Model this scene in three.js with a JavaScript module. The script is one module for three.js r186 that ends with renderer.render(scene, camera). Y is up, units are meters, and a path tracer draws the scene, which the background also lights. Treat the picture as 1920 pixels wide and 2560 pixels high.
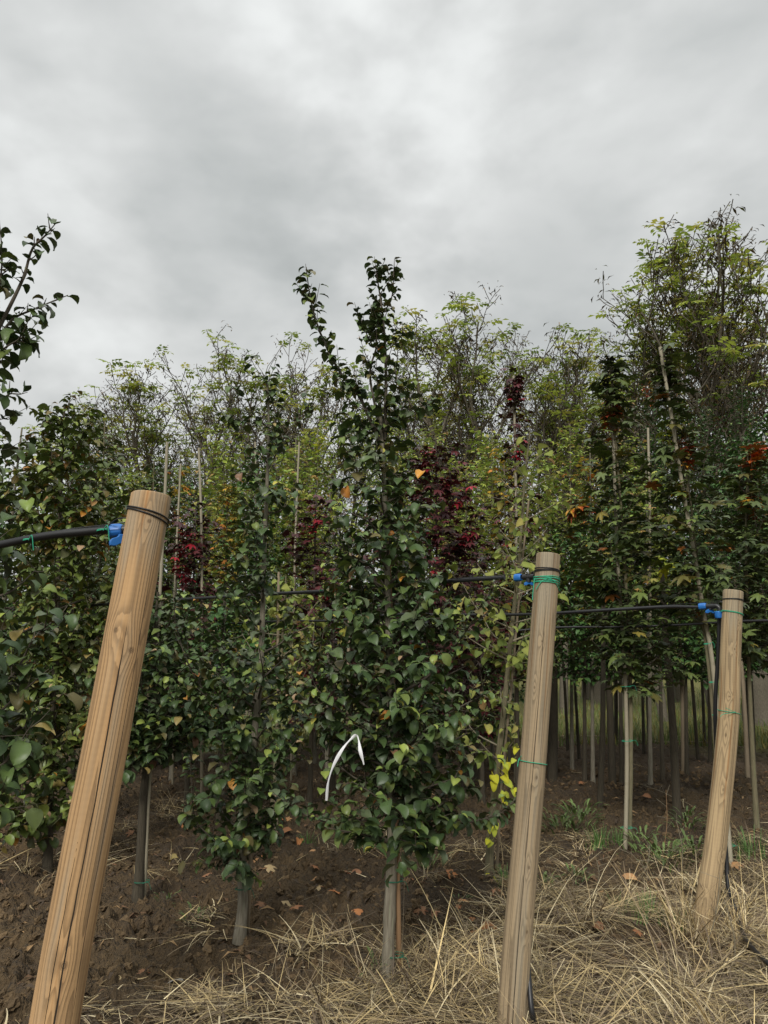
import * as THREE from 'three';
import { mergeGeometries } from 'three/addons/utils/BufferGeometryUtils.js';
import { ImprovedNoise } from 'three/addons/math/ImprovedNoise.js';

// ---------------------------------------------------------------- camera, sky, sun, exposure
const scene = new THREE.Scene();
const F = 1923, PITCH = Math.atan(360 / F);          // focal length in photo pixels (1920 x 2560)
const EYE = new THREE.Vector3(0, 1.465, 0);
const camera = new THREE.PerspectiveCamera(2 * Math.atan(1280 / F) * 180 / Math.PI, 768 / 1024, 0.05, 1500);
camera.position.copy(EYE); camera.rotation.x = PITCH;
camera.updateMatrixWorld(true); camera.updateProjectionMatrix();
const renderer = new THREE.WebGLRenderer({ antialias: true });
renderer.setSize(768, 1024);
renderer.toneMapping = THREE.LinearToneMapping;
renderer.toneMappingExposure = 1.8;
renderer.shadowMap.enabled = true; renderer.shadowMap.type = THREE.PCFSoftShadowMap;

const PN = new ImprovedNoise();
const n3 = (x, y, z) => PN.noise(x + 31.7, y + 17.3, z + 5.1);
function fbm(x, y, z, o) { let a = 1, s = 0, t = 0; for (let i = 0; i < o; i++) { s += a * n3(x, y, z); t += a; x = x * 2.03 + 3.1; y = y * 2.03 + 7.7; z = z * 2.03 + 1.3; a *= .5; } return s / t; }
const clamp = (x, a = 0, b = 1) => Math.min(b, Math.max(a, x));
const smooth = (a, b, x) => { const t = clamp((x - a) / (b - a)); return t * t * (3 - 2 * t); };
const mix = (a, b, t) => a + (b - a) * t;
function rng(seed) { let a = seed >>> 0; return () => { a = (a + 0x6D2B79F5) >>> 0; let t = a; t = Math.imul(t ^ (t >>> 15), t | 1); t ^= t + Math.imul(t ^ (t >>> 7), t | 61); return ((t ^ (t >>> 14)) >>> 0) / 4294967296; }; }
const V = (x, y, z) => new THREE.Vector3(x, y, z);

{ // one overcast sky: layered cloud, lighter and darker sheets, a little brighter overhead
  // thicker and thinner sheets of cloud, by direction, width and strength
  const SHEETS = [[1150, 480, 90, .14], [1250, 120, 60, .10], [740, 60, 120, .06], [60, 350, 60, .08], [330, 830, 50, .05], [520, 360, 45, -.08], [680, 620, 60, -.05], [1280, 560, 160, -.10], [1500, 720, 60, -.05], [1800, 150, 60, -.08], [1850, 500, 80, .05], [950, 760, 90, .04], [400, 120, 90, -.04]].map(([x, y, w, a]) => { const f = Math.cos(PITCH), q = Math.sin(PITCH), v = new THREE.Vector3(x - 960, (1280 - y) * f + F * q, (1280 - y) * q - F * f).normalize(); return [v.x, v.y, v.z, w, a]; });
  const W = 3072, H = 1536, data = new Float32Array(W * H * 4);
  for (let j = 0; j < H; j++) for (let i = 0; i < W; i++) {
    const el = ((j + .5) / H - .5) * Math.PI, az = ((i + .5) / W - .5) * 2 * Math.PI;
    const cy = Math.cos(el), dx = Math.cos(az) * cy, dy = Math.sin(el), dz = Math.sin(az) * cy;
    let r, g, b; const o = (j * W + i) * 4;
    if (dy < -.13) { data[o] = data[o + 1] = .06; data[o + 2] = .045; data[o + 3] = 1; continue; }
    const q = 1 / (Math.max(dy, 0) + .55), px = dx * q * 2.1, py = dy * 2.2, pz = dz * q * 2.1;
    const w1 = .35 * fbm(px * 1.3, py, pz * 1.3 + 4, 3), w2 = .35 * fbm(px * 1.3 + 8, py, pz * 1.3, 3);
    const big = fbm(px * .9 + w1 + 2.3, py * .9, pz * .9 + w2 + .6, 4), fine = fbm(px * 2.6 + w1, py * 2.6, pz * 2.6 + w2, 6), lump = fbm(px * 6 + 2 * w1, py * 7, pz * 6 + 2 * w2, 5);
    let l = .366 + .15 * big + .10 * fine + .075 * lump + .05 * Math.max(0, fine) * lump;
    for (const [bx, by, bz, w, a] of SHEETS) { const k = dx * bx + dy * by + dz * bz + .012 * fine + .012 * lump + .01 * big; if (k > 0) l += .62 * a * Math.exp((k - 1) * w); }
    l = mix(l, .375 + .05 * fine, smooth(.17, .0, dy));
    l = l < .40 ? l : .40 + .10 * Math.tanh((l - .40) / .10); l = Math.max(l, .22);
    l *= 1 + 1.3 * smooth(.66, 1, dy);
    const cool = smooth(.40, .25, l);
    r = l * mix(.975, .95, cool); g = l; b = l * mix(.995, 1.0, cool);
    if (dy < 0) { const k = smooth(0, -.12, dy); r = mix(r, .06, k); g = mix(g, .06, k); b = mix(b, .045, k); }
    data[o] = r; data[o + 1] = g; data[o + 2] = b; data[o + 3] = 1;
  }
  const t = new THREE.DataTexture(data, W, H, THREE.RGBAFormat, THREE.FloatType);
  t.mapping = THREE.EquirectangularReflectionMapping; t.minFilter = t.magFilter = THREE.LinearFilter; t.wrapS = THREE.RepeatWrapping; t.needsUpdate = true;
  scene.background = t; scene.environment = t; scene.environmentIntensity = 1;
}
const sun = new THREE.DirectionalLight(new THREE.Color(1, .96, .9), 1.5);
sun.position.set(-5, 17, 12); sun.target.position.set(0, 1, -6); scene.add(sun, sun.target);
sun.castShadow = true; sun.shadow.radius = 36; sun.shadow.mapSize.set(2048, 2048);
Object.assign(sun.shadow.camera, { left: -25, right: 25, top: 25, bottom: -25, near: 1, far: 80 });

// ---------------------------------------------------------------- placing things
const FWD = V(0, Math.sin(PITCH), -Math.cos(PITCH)), UPV = V(0, Math.cos(PITCH), Math.sin(PITCH));
function ray(px, py) { return FWD.clone().multiplyScalar(F).addScaledVector(V(1, 0, 0), px - 960).addScaledVector(UPV, 1280 - py); }
function P(px, py, d) { const r = ray(px, py); return EYE.clone().addScaledVector(r, d / -r.z); }     // d: metres ahead on the ground plan
function G(px, py) { const r = ray(px, py); return EYE.clone().addScaledVector(r, -EYE.y / r.y); }    // where a sight line meets level ground
const hAt = (py, d, px = 960) => P(px, py, d).y;
const proj = p => { const v = p.clone().sub(EYE), z = v.dot(FWD); return [960 + F * v.x / z, 1280 - F * v.dot(UPV) / z, z]; };
const ROW = V(-.77, 0, -.64).normalize();                       // the planting rows run this way

// ---------------------------------------------------------------- names and labels
const used = {};
function numbered(n) { const k = used[n] = (used[n] ?? -1) + 1; return k ? `${n}_${String(k).padStart(3, '0')}` : n; }
function tag(o, label, category, group, kind) { if (label) o.userData.label = label; if (category) o.userData.category = category; if (group) o.userData.group = group; if (kind) o.userData.kind = kind; return o; }
function shade(o) { o.castShadow = o.receiveShadow = true; return o; }
function thing(name, label, category, pos, group) { const o = new THREE.Group(); o.name = numbered(name); if (pos) o.position.copy(pos); scene.add(o); return tag(o, label, category, group); }
function part(name, geo, mat, parent) { const m = shade(new THREE.Mesh(geo, mat)); m.name = name; parent.add(m); return m; }
function single(name, geo, mat, label, category, group) { const m = shade(new THREE.Mesh(geo, mat)); m.name = numbered(name); scene.add(m); return tag(m, label, category, group); }

// ---------------------------------------------------------------- geometry helpers
function tube(pts, radii, seg = 8, cap = true, lump) {
  const n = pts.length, pos = [], uv = [], idx = [], R = i => typeof radii === 'number' ? radii : radii[i];
  let T = pts[1].clone().sub(pts[0]).normalize(), N = Math.abs(T.y) > .9 ? V(1, 0, 0) : V(0, 1, 0); N.addScaledVector(T, -N.dot(T)).normalize();
  let len = 0;
  for (let i = 0; i < n; i++) {
    const T2 = pts[Math.min(n - 1, i + 1)].clone().sub(pts[Math.max(0, i - 1)]).normalize();
    N.addScaledVector(T2, -N.dot(T2)).normalize(); const B = T2.clone().cross(N);
    if (i) len += pts[i].distanceTo(pts[i - 1]);
    for (let k = 0; k <= seg; k++) {
      const a = k / seg * Math.PI * 2; let r = R(i); if (lump) r *= lump(k % seg / seg, len);
      pos.push(pts[i].x + (N.x * Math.cos(a) + B.x * Math.sin(a)) * r, pts[i].y + (N.y * Math.cos(a) + B.y * Math.sin(a)) * r, pts[i].z + (N.z * Math.cos(a) + B.z * Math.sin(a)) * r);
      uv.push(k / seg * Math.max(.02, R(0) * 6.28), len);
    }
  }
  const w = seg + 1;
  for (let i = 0; i < n - 1; i++) for (let k = 0; k < seg; k++) { const a = i * w + k; idx.push(a, a + w, a + 1, a + 1, a + w, a + w + 1); }
  if (cap) for (const [i, f] of [[0, 1], [n - 1, 0]]) {
    const c = pos.length / 3; pos.push(pts[i].x, pts[i].y, pts[i].z); uv.push(0, len * (1 - f));
    const s = pos.length / 3; for (let k = 0; k <= seg; k++) { const o = (i * w + k) * 3; pos.push(pos[o], pos[o + 1], pos[o + 2]); uv.push(.02 * Math.cos(k), .02 * Math.sin(k)); }
    for (let k = 0; k < seg; k++) f ? idx.push(c, s + k, s + k + 1) : idx.push(c, s + k + 1, s + k);
  }
  const g = new THREE.BufferGeometry();
  g.setAttribute('position', new THREE.Float32BufferAttribute(pos, 3)); g.setAttribute('uv', new THREE.Float32BufferAttribute(uv, 2)); g.setIndex(idx); g.computeVertexNormals();
  for (let i = 0; i < n; i++) { const nn = g.attributes.normal, a = i * w, b = a + seg; const x = nn.getX(a) + nn.getX(b), y = nn.getY(a) + nn.getY(b), z = nn.getZ(a) + nn.getZ(b), l = Math.hypot(x, y, z) || 1; nn.setXYZ(a, x / l, y / l, z / l); nn.setXYZ(b, x / l, y / l, z / l); }
  return g;
}
const spline = (pts, n) => new THREE.CatmullRomCurve3(pts, false, 'centripetal').getPoints(n);
function merge(list) { return mergeGeometries(list.map(g => g.index ? g.toNonIndexed() : g)); }

// leaves lie in xz from the origin along +z, face +y; vertex colours carry the paler midrib
function leafGeo({ L = 1, W = .8, shape, n = 6, fold = .15, arc = .5, wave = 0, stem = .15, seed = 1, rib = 1.25 }) {
  const r = rng(seed), pos = [], col = [], idx = []; let y = 0, z = 0, ang = .15;
  const w = .018;
  pos.push(-w, 0, 0, w, 0, 0, -w, stem * .1, stem, w, stem * .1, stem); for (let k = 0; k < 4; k++) col.push(rib, rib * .9, rib * .8); idx.push(0, 2, 1, 1, 2, 3);
  z = stem; y = stem * .1; const b0 = 4;
  for (let i = 0; i <= n; i++) {
    const t = i / n, hw = shape(t) * W * .5; if (i) { z += L / n * Math.cos(ang); y += L / n * Math.sin(ang); ang -= arc / n * (.5 + t); }
    const wl = wave * (r() - .5), wr = wave * (r() - .5), cf = Math.cos(fold * 2), sf = Math.sin(fold * 2), nz = Math.sin(ang) * -1, ny = Math.cos(ang);
    pos.push(-hw * cf, y + (hw * sf + wl) * ny, z + (hw * sf + wl) * nz, 0, y, z, hw * cf, y + (hw * sf + wr) * ny, z + (hw * sf + wr) * nz);
    col.push(1, 1, 1, rib, rib, rib * .95, 1, 1, 1);
    if (i) { const a = b0 + (i - 1) * 3, b = b0 + i * 3; idx.push(a, b, a + 1, a + 1, b, b + 1, a + 1, b + 1, a + 2, a + 2, b + 1, b + 2); }
  }
  return fin(pos, col, idx);
}
function fin(pos, col, idx) { const g = new THREE.BufferGeometry(); g.setAttribute('position', new THREE.Float32BufferAttribute(pos, 3)); g.setAttribute('color', new THREE.Float32BufferAttribute(col, 3)); g.setIndex(idx); g.computeVertexNormals(); return g; }
const ovate = t => Math.pow(Math.sin(Math.PI * Math.pow(clamp(t * .985 + .012), .70)), .92);
const obov = t => Math.pow(Math.sin(Math.PI * Math.pow(clamp(t * .985 + .012), .92)), .85) * (1 + .08 * Math.sin(t * 19));
const heart = t => t < .06 ? .75 + t * 3 : Math.pow(Math.cos((t - .06) / .94 * Math.PI / 2), .75) * .98;
const lance = t => Math.pow(Math.sin(Math.PI * clamp(t * .97 + .015)), .9);
function mapleGeo(arc, seed, detail = 1) {
  const r = rng(seed), pts = [], lobes = [[0, 1], [50, .88], [105, .55]];
  const half = []; // angle from tip, radius
  const key = detail ? [[0, 1], [7, .78], [13, .74], [20, .5], [27, .47], [38, .7], [46, .92], [56, .74], [66, .62], [78, .44], [88, .5], [104, .62], [116, .5], [135, .4], [160, .16]] : [[0, 1], [14, .72], [25, .46], [48, .9], [62, .66], [80, .44], [105, .6], [140, .36]];
  for (const [a, rr] of key) half.push([a * Math.PI / 180, rr * (1 + (r() - .5) * .08)]);
  const ring = [...half.slice(1).reverse().map(([a, q]) => [-a, q]), ...half];
  const pos = [0, .02, .28], col = [1.2, 1.2, 1.1], idx = [], stem = .28;
  for (const [a, q] of ring) { const x = Math.sin(a) * q * .62, z = Math.cos(a) * q * .62; const d = Math.hypot(x, z); pos.push(x, -arc * d * d + .06 * Math.abs(Math.sin(a * 3.6)) * q + (r() - .5) * .03, stem + z); col.push(1, 1, 1); }
  for (let i = 0; i < ring.length - 1; i++) idx.push(0, i + 1, i + 2);
  const b = pos.length / 3; pos.push(-.012, 0, 0, .012, 0, 0, -.012, .02, stem, .012, .02, stem); for (let k = 0; k < 4; k++) col.push(1.6, 1.1, .9); idx.push(b, b + 2, b + 1, b + 1, b + 2, b + 3);
  return fin(pos, col, idx);
}
function compoundGeo(seed, pairs = 3, n = 2) { // walnut: leaflets on a drooping rachis
  const r = rng(seed), list = [];
  for (let k = 0; k <= pairs; k++) for (const s of k === pairs ? [0] : [-1, 1]) {
    const g = leafGeo({ L: .42, W: .23, shape: lance, n, fold: .1, arc: .6, stem: .03, seed: seed * 7 + k, rib: 1 });
    g.rotateX(.25 + r() * .3); g.rotateY(s * (1.0 + r() * .3)); const t = .2 + .8 * k / pairs; g.translate(0, .12 * t - .3 * t * t, t * .75); list.push(g);
  }
  return mergeGeometries(list);
}
function variants(fn, n) { return Array.from({ length: n }, (_, i) => fn(i)); }
const GEO = {
  parrotia: variants(i => leafGeo({ W: [.78, .8, .7, .74, .84][i], shape: i % 2 ? obov : ovate, n: 6, fold: [.14, .26, .08, .36, .2][i], arc: [.8, 1.3, .5, 1.7, 1.0][i], wave: .09, seed: 11 + i }), 5),
  parrotia_far: variants(i => leafGeo({ W: .78, shape: ovate, n: 3, fold: .16 + .14 * i, arc: .6 + .5 * i, wave: .05, seed: 21 + i }), 2),
  heart: variants(i => leafGeo({ W: .92, shape: heart, n: 6, fold: .08 + .1 * i, arc: .5 + .4 * i, wave: .05, stem: .5, seed: 31 + i }), 3),
  maple: variants(i => mapleGeo(.25 + .3 * i, 41 + i), 3),
  maple_far: variants(i => mapleGeo(.3 + .5 * i, 51 + i, 0), 2),
  small: variants(i => leafGeo({ W: .58, shape: ovate, n: 2, fold: .1 + .12 * i, arc: .5 + .6 * i, stem: .1, seed: 61 + i, rib: 1 }), 2),
  compound: variants(i => compoundGeo(71 + i), 2),
  dry: variants(i => leafGeo({ W: .3, shape: lance, n: 2, fold: .3, arc: 1.2, stem: .1, seed: 81 + i, rib: 1 }), 2),
};

// ---------------------------------------------------------------- materials
const rgb = (r, g, b) => new THREE.Color().setRGB(r, g, b);
const matCache = {};
function leafMat(c, through = .25, rough = through > .3 ? .92 : .42) {
  if (through <= .3) through *= .4;
  const k = c.join() + through + rough; return matCache[k] ??= new THREE.MeshPhysicalMaterial({ color: rgb(...c), roughness: rough, transmission: through, thickness: 0, side: THREE.DoubleSide, vertexColors: true, specularIntensity: rough > .8 ? .3 : .65 });
}
const instMat = (through = .25, rough) => leafMat([1, 1, 1], through, rough);
function dataTex(W, H, fn, srgb) {
  const d = new Uint8Array(W * H * 4), c = new THREE.Color();
  for (let j = 0; j < H; j++) for (let i = 0; i < W; i++) { const v = fn(i / W, j / H), o = (j * W + i) * 4; if (srgb) { c.setRGB(clamp(v[0]), clamp(v[1]), clamp(v[2])).convertLinearToSRGB(); d[o] = c.r * 255; d[o + 1] = c.g * 255; d[o + 2] = c.b * 255; } else d[o] = d[o + 1] = d[o + 2] = clamp(v) * 255; d[o + 3] = 255; }
  const t = new THREE.DataTexture(d, W, H); if (srgb) t.colorSpace = THREE.SRGBColorSpace; t.wrapS = t.wrapT = THREE.RepeatWrapping; t.magFilter = THREE.LinearFilter; t.minFilter = THREE.LinearMipmapLinearFilter; t.generateMipmaps = true; t.needsUpdate = true; return t;
}
// noise that tiles over the unit square
function tile(u, v, f, seed, o = 4) { const a = u * 6.28318, b = v * 6.28318; return fbm(Math.cos(a) * f * .16 + seed, Math.sin(a) * f * .16 + Math.cos(b) * f * .16, Math.sin(b) * f * .16 - seed, o); }
const barkBump = dataTex(256, 256, (u, v) => .5 + .5 * fbm(Math.cos(u * 6.283) * 3, Math.sin(u * 6.283) * 3, v * 9, 5));
const barkMap = (a, b, sx, sy, seed) => dataTex(256, 512, (u, v) => { const k = clamp(.5 + .9 * fbm(Math.cos(u * 6.283) * sx, Math.sin(u * 6.283) * sx, v * sy + seed, 5)), l = smooth(.1, .5, fbm(Math.cos(u * 6.283) * 2, Math.sin(u * 6.283) * 2 + seed, v * 4, 4)); return [0, 1, 2].map(i => mix(a[i], b[i], k) * mix(1, i === 1 ? 1.15 : 1.0, l)); }, true);
function barkMat(a, b, sx, sy, seed, bump = .004) { const m = barkMap(a, b, sx, sy, seed); m.repeat.set(8, 1.6); const bb = barkBump.clone(); bb.repeat.set(8, 2.5); bb.needsUpdate = true; return new THREE.MeshStandardMaterial({ map: m, roughness: .9, bumpMap: bb, bumpScale: bump }); }
const M = {
  trunk: barkMat([.12, .10, .07], [.27, .245, .185], 3, 9, 3.3),
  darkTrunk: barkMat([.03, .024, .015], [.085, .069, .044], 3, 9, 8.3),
  greenTrunk: barkMat([.10, .09, .05], [.2, .17, .10], 3, 9, 5.3),
  branch: new THREE.MeshStandardMaterial({ color: rgb(.085, .07, .05), roughness: .85 }),
  greyBranch: new THREE.MeshStandardMaterial({ color: rgb(.075, .06, .042), roughness: .85 }),
  paleBranch: new THREE.MeshStandardMaterial({ color: rgb(.22, .19, .13), roughness: .8 }),
  oldBark: barkMat([.06, .05, .035], [.22, .19, .14], 6, 14, 1.3, .02),
  bamboo: new THREE.MeshStandardMaterial({ map: dataTex(64, 512, (u, v) => { const k = .5 + .5 * fbm(Math.cos(u * 6.283) * 4, Math.sin(u * 6.283) * 4, v * 2.5, 4), s = smooth(.2, .6, fbm(u * 2, v * 11, 3, 3)); return [mix(.22, .37, k) * (1 - .4 * s), mix(.19, .33, k) * (1 - .4 * s), mix(.13, .235, k) * (1 - .45 * s)]; }, true), roughness: .6 }),
  stakeWood: new THREE.MeshStandardMaterial({ map: dataTex(64, 512, (u, v) => { const k = .5 + .5 * fbm(Math.cos(u * 6.283) * 5, Math.sin(u * 6.283) * 5, v * 3, 4); return [mix(.17, .30, k), mix(.13, .24, k), mix(.085, .16, k)]; }, true), roughness: .85 }),
  tanStake: new THREE.MeshStandardMaterial({ map: dataTex(64, 512, (u, v) => { const k = .5 + .5 * fbm(Math.cos(u * 6.283) * 5, Math.sin(u * 6.283) * 5, v * 3, 4); return [mix(.22, .34, k), mix(.13, .21, k), mix(.065, .11, k)]; }, true), roughness: .8 }),
  hose: new THREE.MeshStandardMaterial({ color: rgb(.012, .012, .013), roughness: .42 }),
  wire: new THREE.MeshStandardMaterial({ color: rgb(.012, .012, .012), roughness: .5 }),
  blue: new THREE.MeshStandardMaterial({ color: rgb(.018, .14, .44), roughness: .4 }),
  blackPlastic: new THREE.MeshStandardMaterial({ color: rgb(.014, .014, .015), roughness: .4 }),
  twine: new THREE.MeshStandardMaterial({ color: rgb(.03, .34, .19), roughness: .6 }),
  darkTwine: new THREE.MeshStandardMaterial({ color: rgb(.015, .14, .08), roughness: .65 }),
  ribbon: new THREE.MeshPhysicalMaterial({ color: rgb(.86, .86, .87), roughness: .6, side: THREE.DoubleSide, transmission: .2, thickness: 0 }),
  steel: new THREE.MeshStandardMaterial({ color: rgb(.4, .4, .4), roughness: .4, metalness: .8 }),
};

// ---------------------------------------------------------------- ground
const POSTS = [P(379, 1237, 2.0), P(1371, 1385, 3.4), P(1833, 1476, 4.46)];
const rowSide = (x, z) => x * ROW.z - z * ROW.x;                 // distance across the rows
const headland = (x, z) => (x - .735) * ROW.x + (z + 3.4) * ROW.z;   // metres up the rows from the line of end posts
function straw(x, z) { // 0..1: how strawy the ground is
  const h = headland(x, z), n = fbm(x * .9 + 4, 2.2, z * .9, 3);
  let s = smooth(.75, -.1, h + n * .9) * smooth(-1.5, -.55, x + n * .6 + .1 * (z + 3));
  s = Math.max(s, .75 * smooth(.2, .5, fbm(x * .8 - 3, 8, z * .8, 2) + .1) * smooth(9, 5, -z));
  return clamp(s);
}
function gh(x, z) {
  const d = Math.hypot(x, z), fade = smooth(26, 7, d), s = straw(x, z);
  const w = .3 * fbm(x * 1.6, 3, z * 1.6, 2), c = fbm((x + w) * 4.2, 1.5, (z + w) * 4.2, 3), f = fbm(x * 13, 4.5, z * 13, 3), f2 = n3(x * 34, 2.5, z * 34);
  let y = .05 * fbm(x * .5, .5, z * .5, 2);
  const till = fade * (1 - .65 * s) * smooth(-.5, .5, headland(x, z) + .3);
  y += (Math.abs(c) * -.21 + .05) * till + fade * (.075 * f * (.35 + .65 * till)) + fade * .014 * f2;
  for (const [px, pz] of [[-.72, -1.93], [.57, -3.3], [1.84, -4.42]]) y = mix(y, .01 + .3 * y, smooth(.5, .12, Math.hypot(x - px, z - pz)));
  return y + .006 * Math.max(0, d - 14) * smooth(14, 40, d);
}
{
  const rs = [0.25]; while (rs[rs.length - 1] < 420) { const r = rs[rs.length - 1]; rs.push(r * (r < 1.8 ? 1.08 : r < 9 ? 1.0058 : r < 20 ? 1.012 : 1.06)); }
  const th = []; for (let i = 0; i < 620; i++) th.push(-.66 + 1.32 * i / 619); for (let i = 1; i < 60; i++) th.push(.66 + (2 * Math.PI - 1.32) * i / 60);
  const pos = [], uv = [], col = [], idx = [], nt = th.length;
  for (const r of rs) for (const t of th) {
    const x = Math.sin(t) * r, z = -Math.cos(t) * r, y = gh(x, z), s = straw(x, z);
    pos.push(x, y, z); uv.push(x, z);
    const m = fbm(x * 2.2, 7, z * 2.2, 4), wet = smooth(-.1, .4, fbm(x * .7, 3, z * .7, 3));
    let a = [.112, .073, .034].map((v, i) => v * (1 + .5 * m) * mix(1.08, .78, wet) * (i === 2 ? 1 - .15 * m : 1));
    a = a.map((v, i) => mix(v, [.095, .066, .036][i], s * .35));
    const gr = smooth(12.5, 15, r + 4 * fbm(x * .25, 1, z * .25, 3)), gg = .5 + .5 * fbm(x * .9, 5, z * .9, 3);
    a = a.map((v, i) => mix(v, mix([.19, .21, .045][i], [.26, .22, .06][i], gg), gr));
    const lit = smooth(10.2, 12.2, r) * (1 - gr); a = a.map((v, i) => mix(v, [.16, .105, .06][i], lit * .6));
    col.push(...a);
  }
  for (let i = 0; i < rs.length - 1; i++) for (let k = 0; k < nt; k++) { const a = i * nt + k, b = i * nt + (k + 1) % nt; idx.push(a, a + nt, b, b, a + nt, b + nt); }
  const c0 = pos.length / 3; pos.push(0, gh(0, 0), 0); uv.push(0, 0); col.push(.1, .07, .04); for (let k = 0; k < nt; k++) idx.push(c0, k, (k + 1) % nt);
  const g = fin(pos, col, idx); g.setAttribute('uv', new THREE.Float32BufferAttribute(uv, 2));
  // face up
  if (g.attributes.normal.getY(nt * 50 + 100) < 0) { const ix = g.index.array; for (let i = 0; i < ix.length; i += 3) { const t = ix[i]; ix[i] = ix[i + 1]; ix[i + 1] = t; } g.computeVertexNormals(); }
  const map = dataTex(512, 512, (u, v) => { const a = tile(u, v, 60, 2.2, 5), b = tile(u, v, 190, 7.1, 3); const k = clamp(.78 + .55 * a + .4 * b, .25, 1.25); return [k * .8, k * .8, k * .8]; }, true);
  const bump = dataTex(512, 512, (u, v) => .5 + .5 * tile(u, v, 70, 4.4, 5) + .3 * tile(u, v, 220, 1.4, 3));
  const m = shade(new THREE.Mesh(g, new THREE.MeshStandardMaterial({ vertexColors: true, map, roughness: .97, bumpMap: bump, bumpScale: .035 })));
  m.name = 'ground'; tag(m, 'bare tilled brown soil of the nursery rows turning to grass further back', null, null, 'structure'); scene.add(m);
}

// ---------------------------------------------------------------- wooden end posts
function woodTex(seed, knots, cracks, tone, cathedral) { // u round the post, v up it (2 m)
  const W = 768, H = 1536, hgt = new Float32Array(W * H), r = rng(seed);
  const kn = knots.map(([u, v, s]) => [u, v, s]);
  const col = dataTex(W, H, (u, v) => {
    const a = u * 6.2832, x = Math.cos(a), z = Math.sin(a);
    let y = v * 2.3, bend = 0, kdark = 0;
    for (const [ku, kv, s] of kn) { let du = Math.abs(u - ku); du = Math.min(du, 1 - du) * .34; const dv = (v - kv) * 2.3, q = (du * du + dv * dv * .22) / (s * s); bend += .55 * Math.exp(-q * .35); const qc = Math.hypot(du, dv * .75) / (s * .48); kdark = Math.max(kdark, smooth(1.2, .5, qc) * (.65 + .35 * Math.sin(qc * 16))); }
    const contour = cathedral * fbm(x * 1.1 + seed, y * .42, z * 1.1, 3) + bend * .8 + .16 * fbm(x * 3, y * 1.1, z * 3 + seed, 3) + y * .10;
    const ph = contour * 4.0, fr = ph - Math.floor(ph), late = smooth(.25, .88, fr) * smooth(1, .9, fr);
    const fib = fbm(x * 26, y * 1.6, z * 26 + seed, 4), saw = .5 + .5 * Math.sin(y * 300 + 3 * fbm(x * 4, y * 3, z * 4, 2)), blot = fbm(x * 1.6, y * 1.3 + seed, z * 1.6, 4);
    let k = 1.12 - .42 * late + .2 * fib - .035 * saw + .34 * blot;
    const weather = smooth(.08, .5, fbm(x * 1.2 + 9, y * .7, z * 1.2 + seed, 4) + .35 * smooth(1.95, 2.2, y));
    let c = [0, 1, 2].map(i => tone[i] * k);
    c = c.map((q, i) => mix(q, [.235, .215, .165][i] * (.7 + .5 * k), weather * .5));
    const stain = smooth(.2, .45, fbm(x * 3 + 2, y * .8 + seed * 2, z * 3, 3)); c = c.map((q, i) => q * mix(1, [.74, .60, .48][i], stain));
    let cr = 0; for (const [cu, v0, v1, wd] of cracks) { let du = Math.abs(u - cu - .012 * fbm(y * 1.4, cu * 9, seed, 3) - .0035 * n3(y * 14, cu, 2)); du = Math.min(du, 1 - du); const tap = smooth(v0, v0 + .12, v) * smooth(v1, v1 - .12, v), w = wd * tap * (.75 + .5 * n3(y * 6, cu * 7, 1)); if (w > 0) cr = Math.max(cr, smooth(w, w * .45, du)); }
    c = c.map((q, i) => mix(q, [.075, .045, .022][i], kdark * .85)); c = c.map((q, i) => mix(q, [.022, .014, .008][i], cr));
    const i = Math.min(W - 1, Math.round(u * W)), j = Math.min(H - 1, Math.round(v * H)); hgt[j * W + i] = clamp(.62 + .09 * fib - .12 * late - .6 * cr - .15 * kdark);
    return c;
  }, true);
  let n = 0; const d = new Uint8Array(W * H * 4); for (; n < W * H; n++) { d[n * 4] = d[n * 4 + 1] = d[n * 4 + 2] = hgt[n] * 255; d[n * 4 + 3] = 255; }
  const b = new THREE.DataTexture(d, W, H); b.wrapS = b.wrapT = THREE.RepeatWrapping; b.magFilter = THREE.LinearFilter; b.minFilter = THREE.LinearMipmapLinearFilter; b.generateMipmaps = true; b.needsUpdate = true;
  return [col, b];
}
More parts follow.
